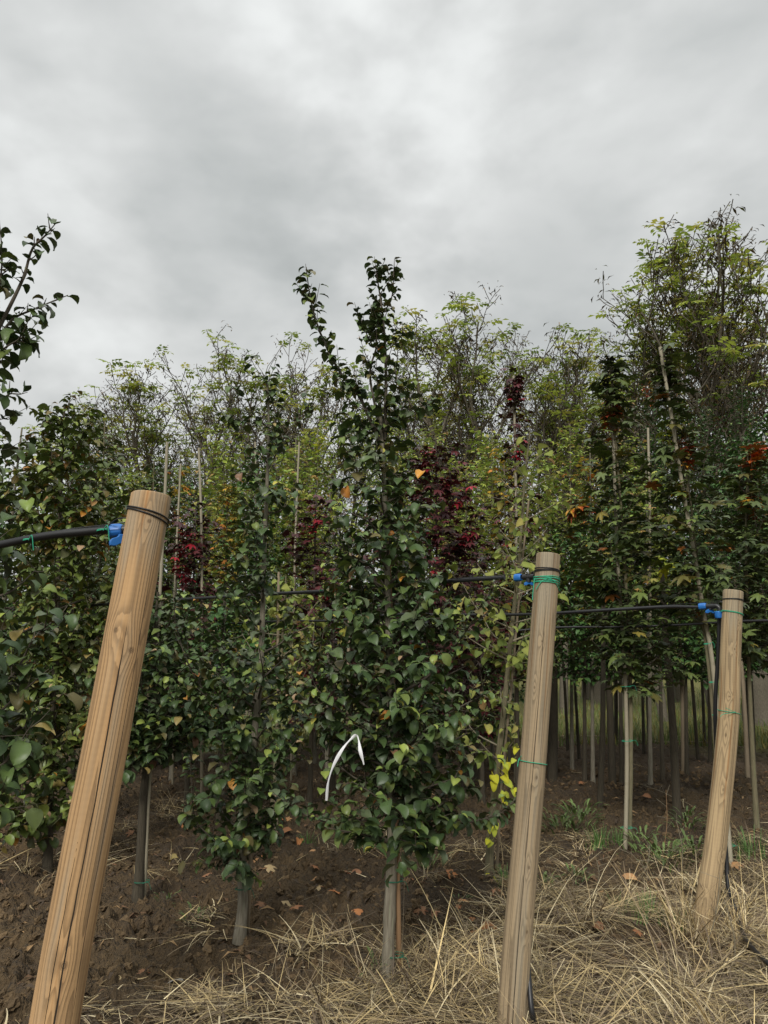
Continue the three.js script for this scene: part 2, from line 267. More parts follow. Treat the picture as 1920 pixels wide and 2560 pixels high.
function post(pts, r0, r1, tex, seed, label) {
  const base = pts[0].clone(), c = new THREE.CatmullRomCurve3(pts), N = 60, ps = c.getPoints(N).map(p => p.sub(base)), len = c.getLength(), LEN = len;
  const t = thing('wooden_post', label, 'post', base, 'round wooden end posts of the rows');
  const seg = 64, pos = [], uv = [], idx = [];
  // u = .5 faces the viewer, so the grain drawn there is the grain in view
  const ax = ps[N].clone().normalize(), toCam = EYE.clone().sub(base.clone().add(ps[N].clone().multiplyScalar(.6))); toCam.addScaledVector(ax, -toCam.dot(ax)).normalize(); const side = toCam.clone().cross(ax).normalize();
  const ring = (p, R, l, up) => { for (let k = 0; k <= seg; k++) { const u = k / seg, a = (u - .5) * 6.28318, rr = R * (1 + .012 * fbm(Math.cos(a) * .8, l * 1.2 + seed, Math.sin(a) * .8, 2)); const v = p.clone().addScaledVector(toCam, Math.cos(a) * rr).addScaledVector(side, -Math.sin(a) * rr).addScaledVector(ax, up); pos.push(v.x, v.y, v.z); uv.push(u, clamp(l / LEN, .001, .999)); } };
  for (let i = 0; i <= N; i++) { const l = i / N * len; ring(ps[i], mix(r0, r1, i / N), l, i === N ? -.004 : 0); }
  ring(ps[N], r1 - .004, len, 0);
  const w = seg + 1; for (let i = 0; i <= N; i++) for (let k = 0; k < seg; k++) { const a = i * w + k; idx.push(a, a + 1, a + w, a + 1, a + w + 1, a + w); }
  const g = new THREE.BufferGeometry(); g.setAttribute('position', new THREE.Float32BufferAttribute(pos, 3)); g.setAttribute('uv', new THREE.Float32BufferAttribute(uv, 2)); g.setIndex(idx); g.computeVertexNormals();
  const mat = new THREE.MeshStandardMaterial({ map: tex[0], bumpMap: tex[1], bumpScale: .0045, roughness: .88, side: THREE.DoubleSide });
  part('post_shaft', g, mat, t);
  const cap = new THREE.CircleGeometry(r1 - .004, 40); cap.rotateX(-Math.PI / 2); cap.applyQuaternion(new THREE.Quaternion().setFromUnitVectors(V(0, 1, 0), ax)); cap.translate(ps[N].x, ps[N].y, ps[N].z);
  const rings = dataTex(256, 256, (u, v) => { const d = Math.hypot(u - .53, v - .48), k = .75 + .25 * Math.sin(d * 150 + 5 * n3(u * 3, v * 3, seed)); return [.26 * k, .2 * k, .125 * k]; }, true);
  part('sawn_end', cap, new THREE.MeshStandardMaterial({ map: rings, roughness: .95 }), t);
  return { t, at: f => c.getPoint(f), r: f => mix(r0, r1, f), ax, toCam, side };
}
const postL = post([P(20, 3190, 1.93).setY(-.3), P(136, 2560, 1.95), P(270, 1830, 1.99), P(379, 1237, 2.03)], .057, .0525,
  woodTex(3, [[.42, .80, .016], [.56, .775, .018], [.5, .40, .02], [.52, .955, .013], [.43, .2, .014], [.58, .19, .012]], [[.5, .0, .84, .0075], [.61, .3, .99, .0035], [.44, .28, .55, .004]], [.41, .252, .118], 1.15), 3, 'thickest, nearest wooden post, leaning, with a blue valve and a long crack');
const postM = post([P(1262, 2720, 3.28).setY(-.4), P(1283, 2500, 3.3), P(1330, 1930, 3.36), P(1371, 1386, 3.42)], .060, .053,
  woodTex(8, [[.56, .66, .011], [.6, .44, .012], [.5, .86, .008], [.45, .79, .010], [.62, .22, .012], [.56, .53, .011]], [[.51, .05, .96, .0045], [.45, .0, .4, .003]], [.30, .225, .135], 1.25), 8, 'middle wooden post, wrapped near its top in bright green twine');
const postR = post([P(1745, 2460, 4.42).setY(-.4), P(1767, 2265, 4.42), P(1790, 2100, 4.44), P(1822, 1782, 4.46), P(1826, 1640, 4.46), P(1833, 1477, 4.47)], .059, .055,
  woodTex(14, [[.62, .9, .010], [.56, .82, .012], [.5, .65, .011], [.48, .56, .013], [.52, .48, .011], [.62, .36, .011], [.42, .24, .01]], [[.6, .1, .7, .0035], [.42, .55, .99, .003]], [.37, .268, .148], 1.05), 14, 'farthest and thinnest wooden post at the right edge, rising from dry grass');

// loops round a post at fraction f
function loopPts(pst, f, tilt, off = .003, a0 = 0, a1 = 6.283, n = 40) { const c = pst.at(f), R = pst.r(f) + off, o = []; for (let i = 0; i <= n; i++) { const a = a0 + (a1 - a0) * i / n; o.push(c.clone().addScaledVector(pst.toCam, Math.cos(a) * R).addScaledVector(pst.side, -Math.sin(a) * R).addScaledVector(pst.ax, tilt * Math.sin(a) + .002 * Math.sin(a * 2))); } return o; }
const fOf = (pst, py) => { let lo = 0, hi = 1; for (let i = 0; i < 30; i++) { const m = (lo + hi) / 2; proj(pst.at(m))[1] > py ? lo = m : hi = m; } return lo; };

// ---------------------------------------------------------------- irrigation hoses, wires, valves, twine
function rowPoint(px, y, pst) { // the point of a post's row that stands at photo column px
  const b = pst; let lo = -2, hi = 30; for (let i = 0; i < 40; i++) { const m = (lo + hi) / 2, q = V(b.x + ROW.x * m, y, b.z + ROW.z * m); proj(q)[0] > px ? lo = m : hi = m; } return V(b.x + ROW.x * lo, y, b.z + ROW.z * lo);
}
const hoseG = (pts, r, n = 60) => tube(spline(pts, n), r, 12);
function wireLoop(pst, py, tilts, r, from, label) { const f = fOf(pst, py), gs = []; tilts.forEach(([tl, up], i) => { const q = loopPts(pst, f, tl, .0025); q.forEach(p => p.addScaledVector(pst.ax, up)); gs.push(tube(q, r, 6)); }); for (const w of from) gs.push(tube(spline(w(f), 24), r * .8, 6)); return single('trellis_wire', mergeGeometries(gs), M.wire, label, 'wire', null); }
// nearest row
const hoseL = [P(-420, 1420, 2.25), P(-120, 1387, 2.2), P(0, 1362, 2.16), P(120, 1339, 2.13), P(230, 1328, 2.11), P(285, 1322, 2.10)];
single('irrigation_hose', hoseG(hoseL, .0115), M.hose, 'thick black hose running from the blue valve on the nearest post to the left edge', 'hose');
wireLoop(postL, 1285, [[-.012, 0], [-.016, -.009]], .0022, [f => [loopPts(postL, f, -.012, .003, 1.57, 1.58, 1)[0], P(300, 1296, 2.05), P(272, 1312, 2.09)], f => [P(272, 1312, 2.09), P(180, 1322, 2.12), P(60, 1343, 2.15), P(-120, 1372, 2.2)], f => [P(272, 1312, 2.09), P(330, 1304, 2.12)]], 'black wire wound twice round the top of the nearest post');
function nut(c, dir, r, len) { // ribbed compression nut
  const q = new THREE.Quaternion().setFromUnitVectors(V(0, 1, 0), dir.clone().normalize()); const pr = [[r * .72, -len / 2], [r * .95, -len / 2], [r, -len * .4], [r, len * .25], [r * .9, len * .42], [r * .86, len / 2], [r * .7, len / 2]].map(([x, y]) => new THREE.Vector2(x, y));
  const g = new THREE.LatheGeometry(pr, 30), p = g.attributes.position; for (let i = 0; i < p.count; i++) { const a = Math.atan2(p.getZ(i), p.getX(i)), s = 1 + .035 * Math.sign(Math.sin(a * 12)); p.setX(i, p.getX(i) * s); p.setZ(i, p.getZ(i) * s); }
  g.computeVertexNormals(); g.applyQuaternion(q); g.translate(c.x, c.y, c.z); return g;
}
function handle(c, s, roll) { // winged butterfly handle
  const h = new THREE.Shape(); h.moveTo(-.3, 0); h.lineTo(.3, 0); h.quadraticCurveTo(.35, -.25, .75, -.35); h.quadraticCurveTo(1.05, -.5, .95, -.85); h.quadraticCurveTo(.6, -.95, .35, -.72); h.quadraticCurveTo(0, -.55, -.35, -.72); h.quadraticCurveTo(-.6, -.95, -.95, -.85); h.quadraticCurveTo(-1.05, -.5, -.75, -.35); h.quadraticCurveTo(-.35, -.25, -.3, 0);
  const g = new THREE.ExtrudeGeometry(h, { depth: .3, bevelEnabled: true, bevelSize: .06, bevelThickness: .06, bevelSegments: 2, curveSegments: 8 }); g.translate(0, 0, -.15); g.scale(s, s, s); g.rotateY(roll); g.translate(c.x, c.y, c.z); return g;
}
function cyl(a, b, r, seg = 18) { return tube([a, a.clone().lerp(b, .5), b], r, seg); }
{
  const v = thing('hose_valve', 'blue and black hose valve beside the nearest leaning post', 'valve', P(300, 1328, 2.1)), o = v.position, L = q => q.clone().sub(o);
  part('compression_nut', nut(L(P(292, 1327, 2.1)), V(1, .05, 0), .019, .034), M.blue, v);
  part('valve_body', cyl(L(P(305, 1325, 2.1)), L(P(350, 1322, 2.1)), .014), M.blackPlastic, v);
  part('valve_handle', handle(L(P(308, 1338, 2.08)), .034, .6), M.blue, v);
}
// middle row
const yM = hAt(1443, 3.5), bM = V(postM.at(.9).x, 0, postM.at(.9).z);
const rp = (px, py, b) => { const q = rowPoint(px, 1.9, b); return P(px, py, -q.z); };
single('irrigation_hose', hoseG([rp(1262, 1444, bM), rp(1180, 1449, bM), rp(1060, 1458, bM), rp(900, 1473, bM), rp(640, 1487, bM), rp(440, 1500, bM), rp(200, 1515, bM), rp(-100, 1533, bM)].map((p, i) => i ? p : p), .0098, 100), M.hose, 'black hose of the middle post, passing behind the tall forked tree', 'hose');
wireLoop(postM, 1428, [[.001, 0], [-.003, .006], [.002, -.005]], .0019, [f => [loopPts(postM, f, 0, .003, 1.57, 1.58, 1)[0], rp(1310, 1431, bM), rp(1284, 1436, bM)], f => [rp(1284, 1436, bM), rp(1180, 1443, bM), rp(1060, 1452, bM), rp(900, 1466, bM)], f => [rp(1284, 1436, bM), rp(1340, 1437, bM)]], 'black wire wound round the middle post just above the green twine');
{
  const c = rp(1308, 1443, bM), v = thing('hose_valve', 'blue and black hose valve beside the green twine of the middle post', 'valve', c), L = (x, y) => rp(x, y, bM).sub(c);
  part('compression_nut', nut(L(1296, 1444), L(1330, 1441).sub(L(1262, 1445)), .0175, .034), M.blue, v);
  part('valve_body', cyl(L(1308, 1443), L(1336, 1442), .013), M.blackPlastic, v);
  part('valve_body', cyl(L(1321, 1434), L(1321, 1455), .012), M.blackPlastic, v);
  part('valve_handle', handle(L(1322, 1452), .022, .2), M.blue, v);
}
{
  const f = fOf(postM, 1452), gs = []; for (const [tl, up] of [[.003, .012], [-.004, .008], [.006, .003], [-.005, -.002], [.002, -.008], [-.002, -.014]]) { const q = loopPts(postM, f, tl, .004); q.forEach(p => p.addScaledVector(postM.ax, up)); gs.push(tube(q, .0019, 6)); }
  const fr = (x, y, e = .006) => { const q = P(x, y, 3.42), c = postM.at(fOf(postM, y)), s = q.clone().sub(c).dot(postM.side), R = postM.r(f) + e; return c.addScaledVector(postM.side, clamp(s, -R, R)).addScaledVector(postM.toCam, Math.sqrt(Math.max(0, R * R - s * s))); };
  gs.push(tube(spline([fr(1368, 1452), fr(1352, 1462), fr(1340, 1480, .01)], 12), .0019, 6), tube(spline([fr(1366, 1448), fr(1385, 1456), fr(1402, 1474, .008)], 12), .0019, 6), tube(spline([fr(1336, 1452), fr(1333, 1480, .012), P(1331, 1500, 3.38)], 12), .0019, 6));
  single('green_twine', mergeGeometries(gs), M.twine, 'bright green twine wound many times round the top of the middle post', 'twine');
  const f2 = fOf(postM, 1905), q = loopPts(postM, f2, -.004, .0035), g2 = [tube(q, .0018, 6), tube(spline([fr(1300, 1898), fr(1297, 1905, .012), P(1294, 1916, 3.3)], 8), .0016, 6), tube(spline([fr(1300, 1900), fr(1304, 1893, .014)], 4), .0016, 6)];
  single('green_twine', mergeGeometries(g2), M.twine, 'single green string tied round the middle post at half height', 'twine');
}
// right row
const bR = V(postR.at(.9).x, 0, postR.at(.9).z);
single('irrigation_hose', hoseG([rp(1752, 1518, bR), rp(1680, 1517, bR), rp(1560, 1523, bR), rp(1440, 1530, bR), rp(1310, 1536, bR), rp(1150, 1537, bR), rp(990, 1536, bR), rp(840, 1551, bR), rp(700, 1553, bR), rp(450, 1566, bR)], .0098, 120), M.hose, 'black hose stretched left from the elbow valve of the farthest post', 'hose');
wireLoop(postR, 1501, [[0, 0], [.002, .004]], .0018, [f => [loopPts(postR, f, 0, .003, 1.57, 1.58, 1)[0], rp(1790, 1503, bR), rp(1738, 1508, bR)], f => [rp(1738, 1508, bR), rp(1680, 1512, bR), rp(1560, 1519, bR), rp(1440, 1526, bR)], f => [rp(1738, 1508, bR), rp(1808, 1506, bR)]], 'thin black wire tied round the top of the farthest post');
{
  const c = rp(1770, 1520, bR), v = thing('hose_valve', 'blue nuts, winged handle and black elbow of the valve at the farthest post', 'valve', c), L = (x, y) => rp(x, y, bR).sub(c);
  part('compression_nut', nut(L(1757, 1516), L(1790, 1514).sub(L(1752, 1517)), .02, .042), M.blue, v);
  part('compression_nut', nut(L(1797, 1537), V(0, -1, 0), .022, .04), M.blue, v);
  part('valve_body', cyl(L(1766, 1516), L(1784, 1516), .016), M.blackPlastic, v);
  part('valve_body', cyl(L(1775, 1509), L(1775, 1524), .012), M.blackPlastic, v);
  part('valve_handle', handle(L(1774, 1522), .028, .3), M.blue, v);
  part('elbow', tube(spline([L(1782, 1516), L(1791, 1515), L(1798, 1520), L(1799, 1530)], 14), .014, 14), M.blackPlastic, v);
}
{
  const f = fOf(postR, 1533), gs = [0, .004].map(u => { const q = loopPts(postR, f, -.006, .003); q.forEach(p => p.addScaledVector(postR.ax, u)); return tube(q, .0017, 6); });
  gs.push(tube(spline([rp(1790, 1528, bR), rp(1800, 1529, bR).add(V(0, 0, .03)), loopPts(postR, f, -.006, .003, .9, .91, 1)[0]], 10), .0017, 6));
  single('green_twine', mergeGeometries(gs), M.twine, 'green string tying the elbow valve to the farthest post', 'twine');
  const f2 = fOf(postR, 1780); single('green_twine', mergeGeometries([tube(loopPts(postR, f2, -.003, .003), .0016, 6), tube(spline([loopPts(postR, f2, 0, .006, .6, .61, 1)[0], P(1806, 1786, 4.38), P(1800, 1792, 4.38)], 6), .0015, 6), tube(spline([loopPts(postR, f2, 0, .006, .6, .61, 1)[0], P(1814, 1770, 4.38)], 6), .0015, 6)]), M.twine, 'thin green string round the farthest post at half height', 'twine');
}
{ // hose down behind the right post and away over the grass, and the one at the foot of the middle post
  const g = (px, py, up) => { const q = G(px, py); q.y = gh(q.x, q.z) + up; return q; };
  single('irrigation_hose', hoseG([P(1798, 1545, 4.53), P(1795, 1640, 4.55), P(1788, 1780, 4.57), P(1800, 2000, 4.6), P(1815, 2130, 4.6), P(1822, 2230, 4.55), g(1842, 2325, .1), g(1870, 2400, .09), g(1930, 2465, .085), g(2050, 2540, .01)], .0112, 120), M.hose, 'black hose dropping behind the farthest post and curving over dry grass to the right', 'hose');
  single('irrigation_hose', hoseG([P(1318, 2250, 3.42), P(1318, 2370, 3.36), P(1322, 2440, 3.3), P(1330, 2530, 3.24), g(1345, 2620, .02), g(1420, 2760, .01)], .0105, 60), M.hose, 'short black hose at the foot of the middle post', 'hose');
  single('irrigation_hose', hoseG([P(1280, 1578, 6.6), P(1390, 1569, 6.45), P(1560, 1567, 6.2), P(1700, 1562, 6), P(1850, 1553, 5.7), P(1960, 1551, 5.5)], .009, 60), M.hose, 'lower thin black hose crossing behind the farthest post', 'hose');
  single('irrigation_pipe', hoseG([g(1400, 1848, .03), g(1520, 1853, .04), g(1640, 1860, .03), g(1760, 1866, .04), g(1880, 1876, .03)], .012, 60), M.stakeWood, 'pale pipe lying across the ground between the bare trunks', 'pipe');
}

// ---------------------------------------------------------------- trees
const qFrom = (() => { const m = new THREE.Matrix4(); return (dir, up) => { const z = dir.clone().normalize(), x = up.clone().cross(z).normalize(), y = z.clone().cross(x); m.makeBasis(x, y, z); return new THREE.Quaternion().setFromRotationMatrix(m); }; })();
const sph = r => { const a = r() * 6.283, y = r() * 2 - 1, q = Math.sqrt(1 - y * y); return V(Math.cos(a) * q, y, Math.sin(a) * q); };
function pick(r, table) { let s = 0; for (const t of table) s += t[0]; let k = r() * s; for (const t of table) { k -= t[0]; if (k <= 0) return t[1]; } return table[0][1]; }
// a leafy axis: leaves along a twig's points; style decides how they hang
function leafOn(list, r, pts, o) {
  let len = 0; for (let i = 1; i < pts.length; i++) len += pts[i].distanceTo(pts[i - 1]);
  const n = Math.max(2, Math.round(len / o.gap)); let s = r() < .5 ? 1 : -1;
  for (let k = 0; k < n; k++) {
    const t = Math.min(.999, (k + .5 + (r() - .5) * .5) / n), e = t * (pts.length - 1), i = Math.floor(e), p = pts[i].clone().lerp(pts[i + 1], e - i), T = pts[i + 1].clone().sub(pts[i]).normalize();
    s = -s; let side = T.clone().cross(V(0, 1, 0)); if (side.lengthSq() < .02) side = V(Math.cos(k * 2.4), 0, Math.sin(k * 2.4)); side.normalize().applyAxisAngle(T, (r() - .5) * 1.3 + (o.spiral ? k * 2.4 : 0));
    const dir = T.clone().multiplyScalar(.45).addScaledVector(side, s).add(V(0, -o.hang * (.5 + r()), 0)).addScaledVector(sph(r), .3).normalize();
    const up = V(0, 1, 0).addScaledVector(T, .3).addScaledVector(sph(r), o.tumble ?? .55); if (Math.abs(dir.y) > .8) up.addScaledVector(side, .8);
    const young = smooth(.72, 1, t) * (o.young ?? 0);
    list.push({ p, q: qFrom(dir, up), s: o.size * (.48 + .8 * r()) * (1 - .45 * young), c: pick(r, young > .3 && r() < .75 ? o.youngPal ?? o.pal : o.pal) });
  }
}
function grow(o) { // returns {wood:[{name,geo}], leaves}
  const r = rng(o.seed), leaves = [], branches = [], twigs = [], path = spline(o.path, 40), crownAt = y => { let i = 0; while (i < 39 && path[i + 1].y < y) i++; const a = path[i], b = path[i + 1], t = clamp((y - a.y) / (b.y - a.y || 1)); return a.clone().lerp(b, t); };
  const top = path[40].y, prof = (y, az) => { const P_ = o.prof; let i = 0; while (i < P_.length - 2 && P_[i + 1][0] < y) i++; const a = P_[i], b = P_[i + 1], t = clamp((y - a[0]) / (b[0] - a[0])), l = mix(a[1], b[1], t), q = mix(a[2], b[2], t), c = Math.cos(az); return c > 0 ? mix((l + q) / 2, q, c) : mix((l + q) / 2, l, -c); };
  const rad = y => mix(o.r0, o.r1, Math.pow(clamp((y - path[0].y) / (top - path[0].y)), .8));
  const lo = { gap: o.gap, hang: o.hang, size: o.leaf, pal: o.pal, youngPal: o.youngPal, young: o.young ?? 0, tumble: o.tumble, spiral: o.spiral };
  for (let i = 0; i < o.n; i++) {
    const f = (i + r()) / o.n; if (o.dens && r() > o.dens(f)) continue;
    const ht = mix(o.prof[0][0], Math.min(top, o.prof[o.prof.length - 1][0]), f), az = i * 2.39996 + r() * .8, R = Math.max(.05, prof(ht, az) * (.62 + .5 * Math.sqrt(r())));
    const rise = (o.rise ?? .8) * R * (.7 + .6 * r()), h0 = clamp(ht - rise, o.start, Math.min(top - .05, ht)), a = crownAt(h0), tip = crownAt(ht).add(V(Math.cos(az) * R, 0, Math.sin(az) * R)); tip.y = ht;
    const mid = a.clone().lerp(tip, .5); mid.y += R * (o.bow ?? -.1); mid.addScaledVector(sph(r), R * .12);
    const pts = spline([a, mid, tip], 7), br = Math.max(.0022, Math.min(rad(h0) * .5, .004 + R * .011));
    branches.push(tube(pts, pts.map((_, k) => mix(br, .0016, k / 7)), 5, false));
    const L = a.distanceTo(tip), nt = Math.max(1, Math.round(L / (o.twigGap ?? .075)));
    for (let k = 0; k < nt; k++) {
      const t = .18 + .8 * (k + r()) / nt, e = Math.min(6.999, t * 7), ii = Math.floor(e), p = pts[ii].clone().lerp(pts[ii + 1], e - ii), T = pts[ii + 1].clone().sub(pts[ii]).normalize();
      const d = T.clone().multiplyScalar(.7).addScaledVector(sph(r), .9).add(V(0, o.twigUp ?? .25, 0)).normalize(), tl = (o.twig ?? .16) * (.5 + .9 * r()) * (1.15 - .5 * t), q = [p, p.clone().addScaledVector(d, tl * .5), p.clone().addScaledVector(d, tl).add(V(0, tl * .15, 0))];
      twigs.push(tube(q, [.0018, .0014, .001], 3, false)); leafOn(leaves, r, q, lo);
    }
    leafOn(leaves, r, pts.slice(1), { ...lo, gap: o.gap * 1.3, young: lo.young || .4 });
  }
  for (const ld of o.leaders ?? []) {
    const pts = spline(ld.pts, 20); branches.push(tube(pts, pts.map((_, k) => mix(ld.r ?? .009, .0018, k / 20)), 6, false));
    const s0 = Math.round(20 * (ld.from ?? .1)); leafOn(leaves, r, pts.slice(s0), { ...lo, gap: ld.gap ?? o.gap * .75, size: o.leaf * (ld.size ?? .8), hang: .5, tumble: .35, young: ld.young ?? 0, pal: ld.pal ?? o.pal });
    for (let k = 0; k < (ld.twigs ?? 8); k++) { const e = s0 + (20 - s0) * (k + r() * .6) / (ld.twigs ?? 8) * .92, i = Math.min(19, Math.floor(e)), p = pts[i].clone().lerp(pts[i + 1], e - i), T = pts[i + 1].clone().sub(pts[i]).normalize(), az = k * 2.4 + r(), d = T.multiplyScalar(.9).add(V(Math.cos(az), .1, Math.sin(az)).multiplyScalar(.75)).normalize(), tl = (ld.twig ?? .14) * (.5 + .8 * r()), q = [p, p.clone().addScaledVector(d, tl * .5), p.clone().addScaledVector(d, tl).add(V(0, tl * .2, 0))]; twigs.push(tube(q, [.003, .002, .001], 4, false)); leafOn(leaves, r, q, { ...lo, gap: o.gap * .85, size: o.leaf * (ld.size ?? .8) * .9, hang: .5, young: .6, pal: ld.pal ?? o.pal }); }
  }
  const tr = tube(path, path.map(p => rad(p.y)), 10, true, (u, l) => 1 + .07 * n3(Math.cos(u * 6.283) * .8, l * 5 + o.seed, Math.sin(u * 6.283) * .8) + (l < .12 ? .25 * (1 - l / .12) : 0) + (o.knobs ?? []).reduce((s, [kl, ks]) => s + ks * Math.exp(-(((l - kl) / .025) ** 2)), 0));
  return { trunk: tr, branches, twigs, leaves };
}
function buildTree(name, o) { // o.parts: how many leaves become parts of their own
  const base = o.path[0].clone(), g = grow(o), t = thing(name, o.label, 'tree', base, o.group), back = base.clone().negate();
  const sh = x => x.translate(back.x, back.y, back.z);
  part('trunk', sh(g.trunk), o.trunkMat ?? M.trunk, t);
  const bm = o.branchMat ?? M.branch;
  if (o.branchParts) g.branches.forEach(b => part('branch', sh(b), bm, t)); else g.twigs.push(...g.branches);
  if (g.twigs.length) tag(part('twigs', sh(merge(g.twigs)), bm, t), null, null, null, 'stuff');
  let rest = g.leaves; const gk = GEO[o.geo], r = rng(o.seed + 99);
  if (o.parts) {
    for (const l of g.leaves) { const [x, y, z] = proj(l.p); l.k = x > -20 && x < 1940 && y > 0 && y < 2560 ? l.s / z : 0; }
    const srt = [...g.leaves].sort((a, b) => b.k - a.k), big = srt.slice(0, o.parts).filter(l => l.k > 0), set = new Set(big); rest = g.leaves.filter(l => !set.has(l));
    for (const l of big) { const m = part('leaf', gk[Math.floor(r() * gk.length)], leafMat(l.c, o.through ?? .25), t); m.position.copy(l.p).sub(base); m.quaternion.copy(l.q); m.scale.setScalar(l.s); }
  }
  const M4 = new THREE.Matrix4(), c = new THREE.Color(), kinds = (o.parts ? gk.slice(0, 2) : gk);
  kinds.forEach((geo, gi) => {
    const mine = rest.filter((_, i) => i % kinds.length === gi); if (!mine.length) return;
    const im = shade(new THREE.InstancedMesh(geo, instMat(o.through ?? .25), mine.length)); im.name = 'foliage'; tag(im, null, null, null, 'stuff');
    mine.forEach((l, i) => { M4.compose(l.p.clone().sub(base), l.q, V(l.s, l.s, l.s)); im.setMatrixAt(i, M4); const j = .8 + .4 * r(); im.setColorAt(i, c.setRGB(l.c[0] * j, l.c[1] * j, l.c[2] * j)); });
    t.add(im);
  });
  return t;
}
// leaf colours (linear base colours)
const PAL = {
  parrotia: [[20, [.040, .068, .026]], [24, [.056, .092, .031]], [20, [.080, .122, .036]], [16, [.076, .098, .050]], [6, [.115, .15, .04]], [4, [.115, .10, .04]], [.5, [.16, .09, .05]], [.3, [.34, .14, .025]]],
  olive: [[20, [.062, .088, .024]], [20, [.09, .125, .030]], [16, [.125, .165, .038]], [8, [.10, .105, .05]], [8, [.19, .22, .05]], [6, [.17, .13, .04]], [2, [.24, .13, .04]], [1, [.40, .18, .03]]],
  parrotiaYoung: [[9, [.22, .27, .06]], [9, [.16, .22, .05]], [3, [.26, .20, .07]], [1.5, [.32, .22, .13]], [.8, [.42, .2, .03]], [1, [.36, .33, .06]]],
  heart: [[5, [.22, .26, .06]], [4, [.16, .21, .055]], [3, [.28, .30, .08]], [1, [.34, .30, .09]], [.6, [.24, .15, .06]]],
  maple: [[24, [.054, .076, .028]], [20, [.076, .104, .033]], [18, [.115, .155, .04]], [4, [.12, .11, .034]], [1.5, [.22, .18, .04]], [.4, [.32, .12, .03]]],
  mapleYoung: [[3, [.50, .12, .025]], [3, [.36, .06, .025]], [2, [.46, .24, .03]], [3, [.13, .11, .03]]],
  purple: [[20, [.055, .017, .019]], [20, [.085, .021, .024]], [12, [.045, .028, .022]], [3, [.12, .018, .024]]],
  purpleYoung: [[5, [.26, .016, .028]], [4, [.16, .014, .024]], [3, [.07, .018, .02]]],
  dark: [[20, [.045, .105, .03]], [20, [.06, .13, .036]], [12, [.09, .17, .045]], [6, [.15, .21, .05]]],
  lime: [[10, [.32, .39, .07]], [10, [.24, .34, .07]], [6, [.40, .43, .10]], [4, [.38, .35, .10]], [2, [.38, .24, .08]]],
  golden: [[6, [.52, .33, .04]], [5, [.46, .32, .05]], [10, [.22, .25, .055]], [8, [.14, .18, .045]], [2, [.5, .2, .04]]],
  yellow: [[10, [.58, .56, .05]], [6, [.45, .50, .07]], [2, [.32, .38, .06]]],
  walnut: [[10, [.36, .42, .065]], [10, [.28, .36, .06]], [6, [.18, .25, .055]], [6, [.44, .42, .085]]],
  dry: [[10, [.075, .05, .028]], [8, [.12, .08, .04]], [6, [.045, .036, .024]], [4, [.2, .13, .05]], [4, [.14, .15, .04]]],
};
// crown outlines read as [row, left, right] in photo pixels at the tree's distance, turned to metres from the stem
const outline = (d, stem, rows) => rows.map(([py, l, r]) => { const s = stem(py), h = hAt(py, d); return [h, (s - l) / F * d, (r - s) / F * d]; }).sort((a, b) => a[0] - b[0]);
const onGround = p => p.setY(gh(p.x, p.z) - .03);
const PARR = { geo: 'parrotia', pal: PAL.parrotia, youngPal: PAL.parrotiaYoung, young: .45, leaf: .065, gap: .0245, tumble: .5, hang: .55, trunkMat: M.trunk, through: .2 };

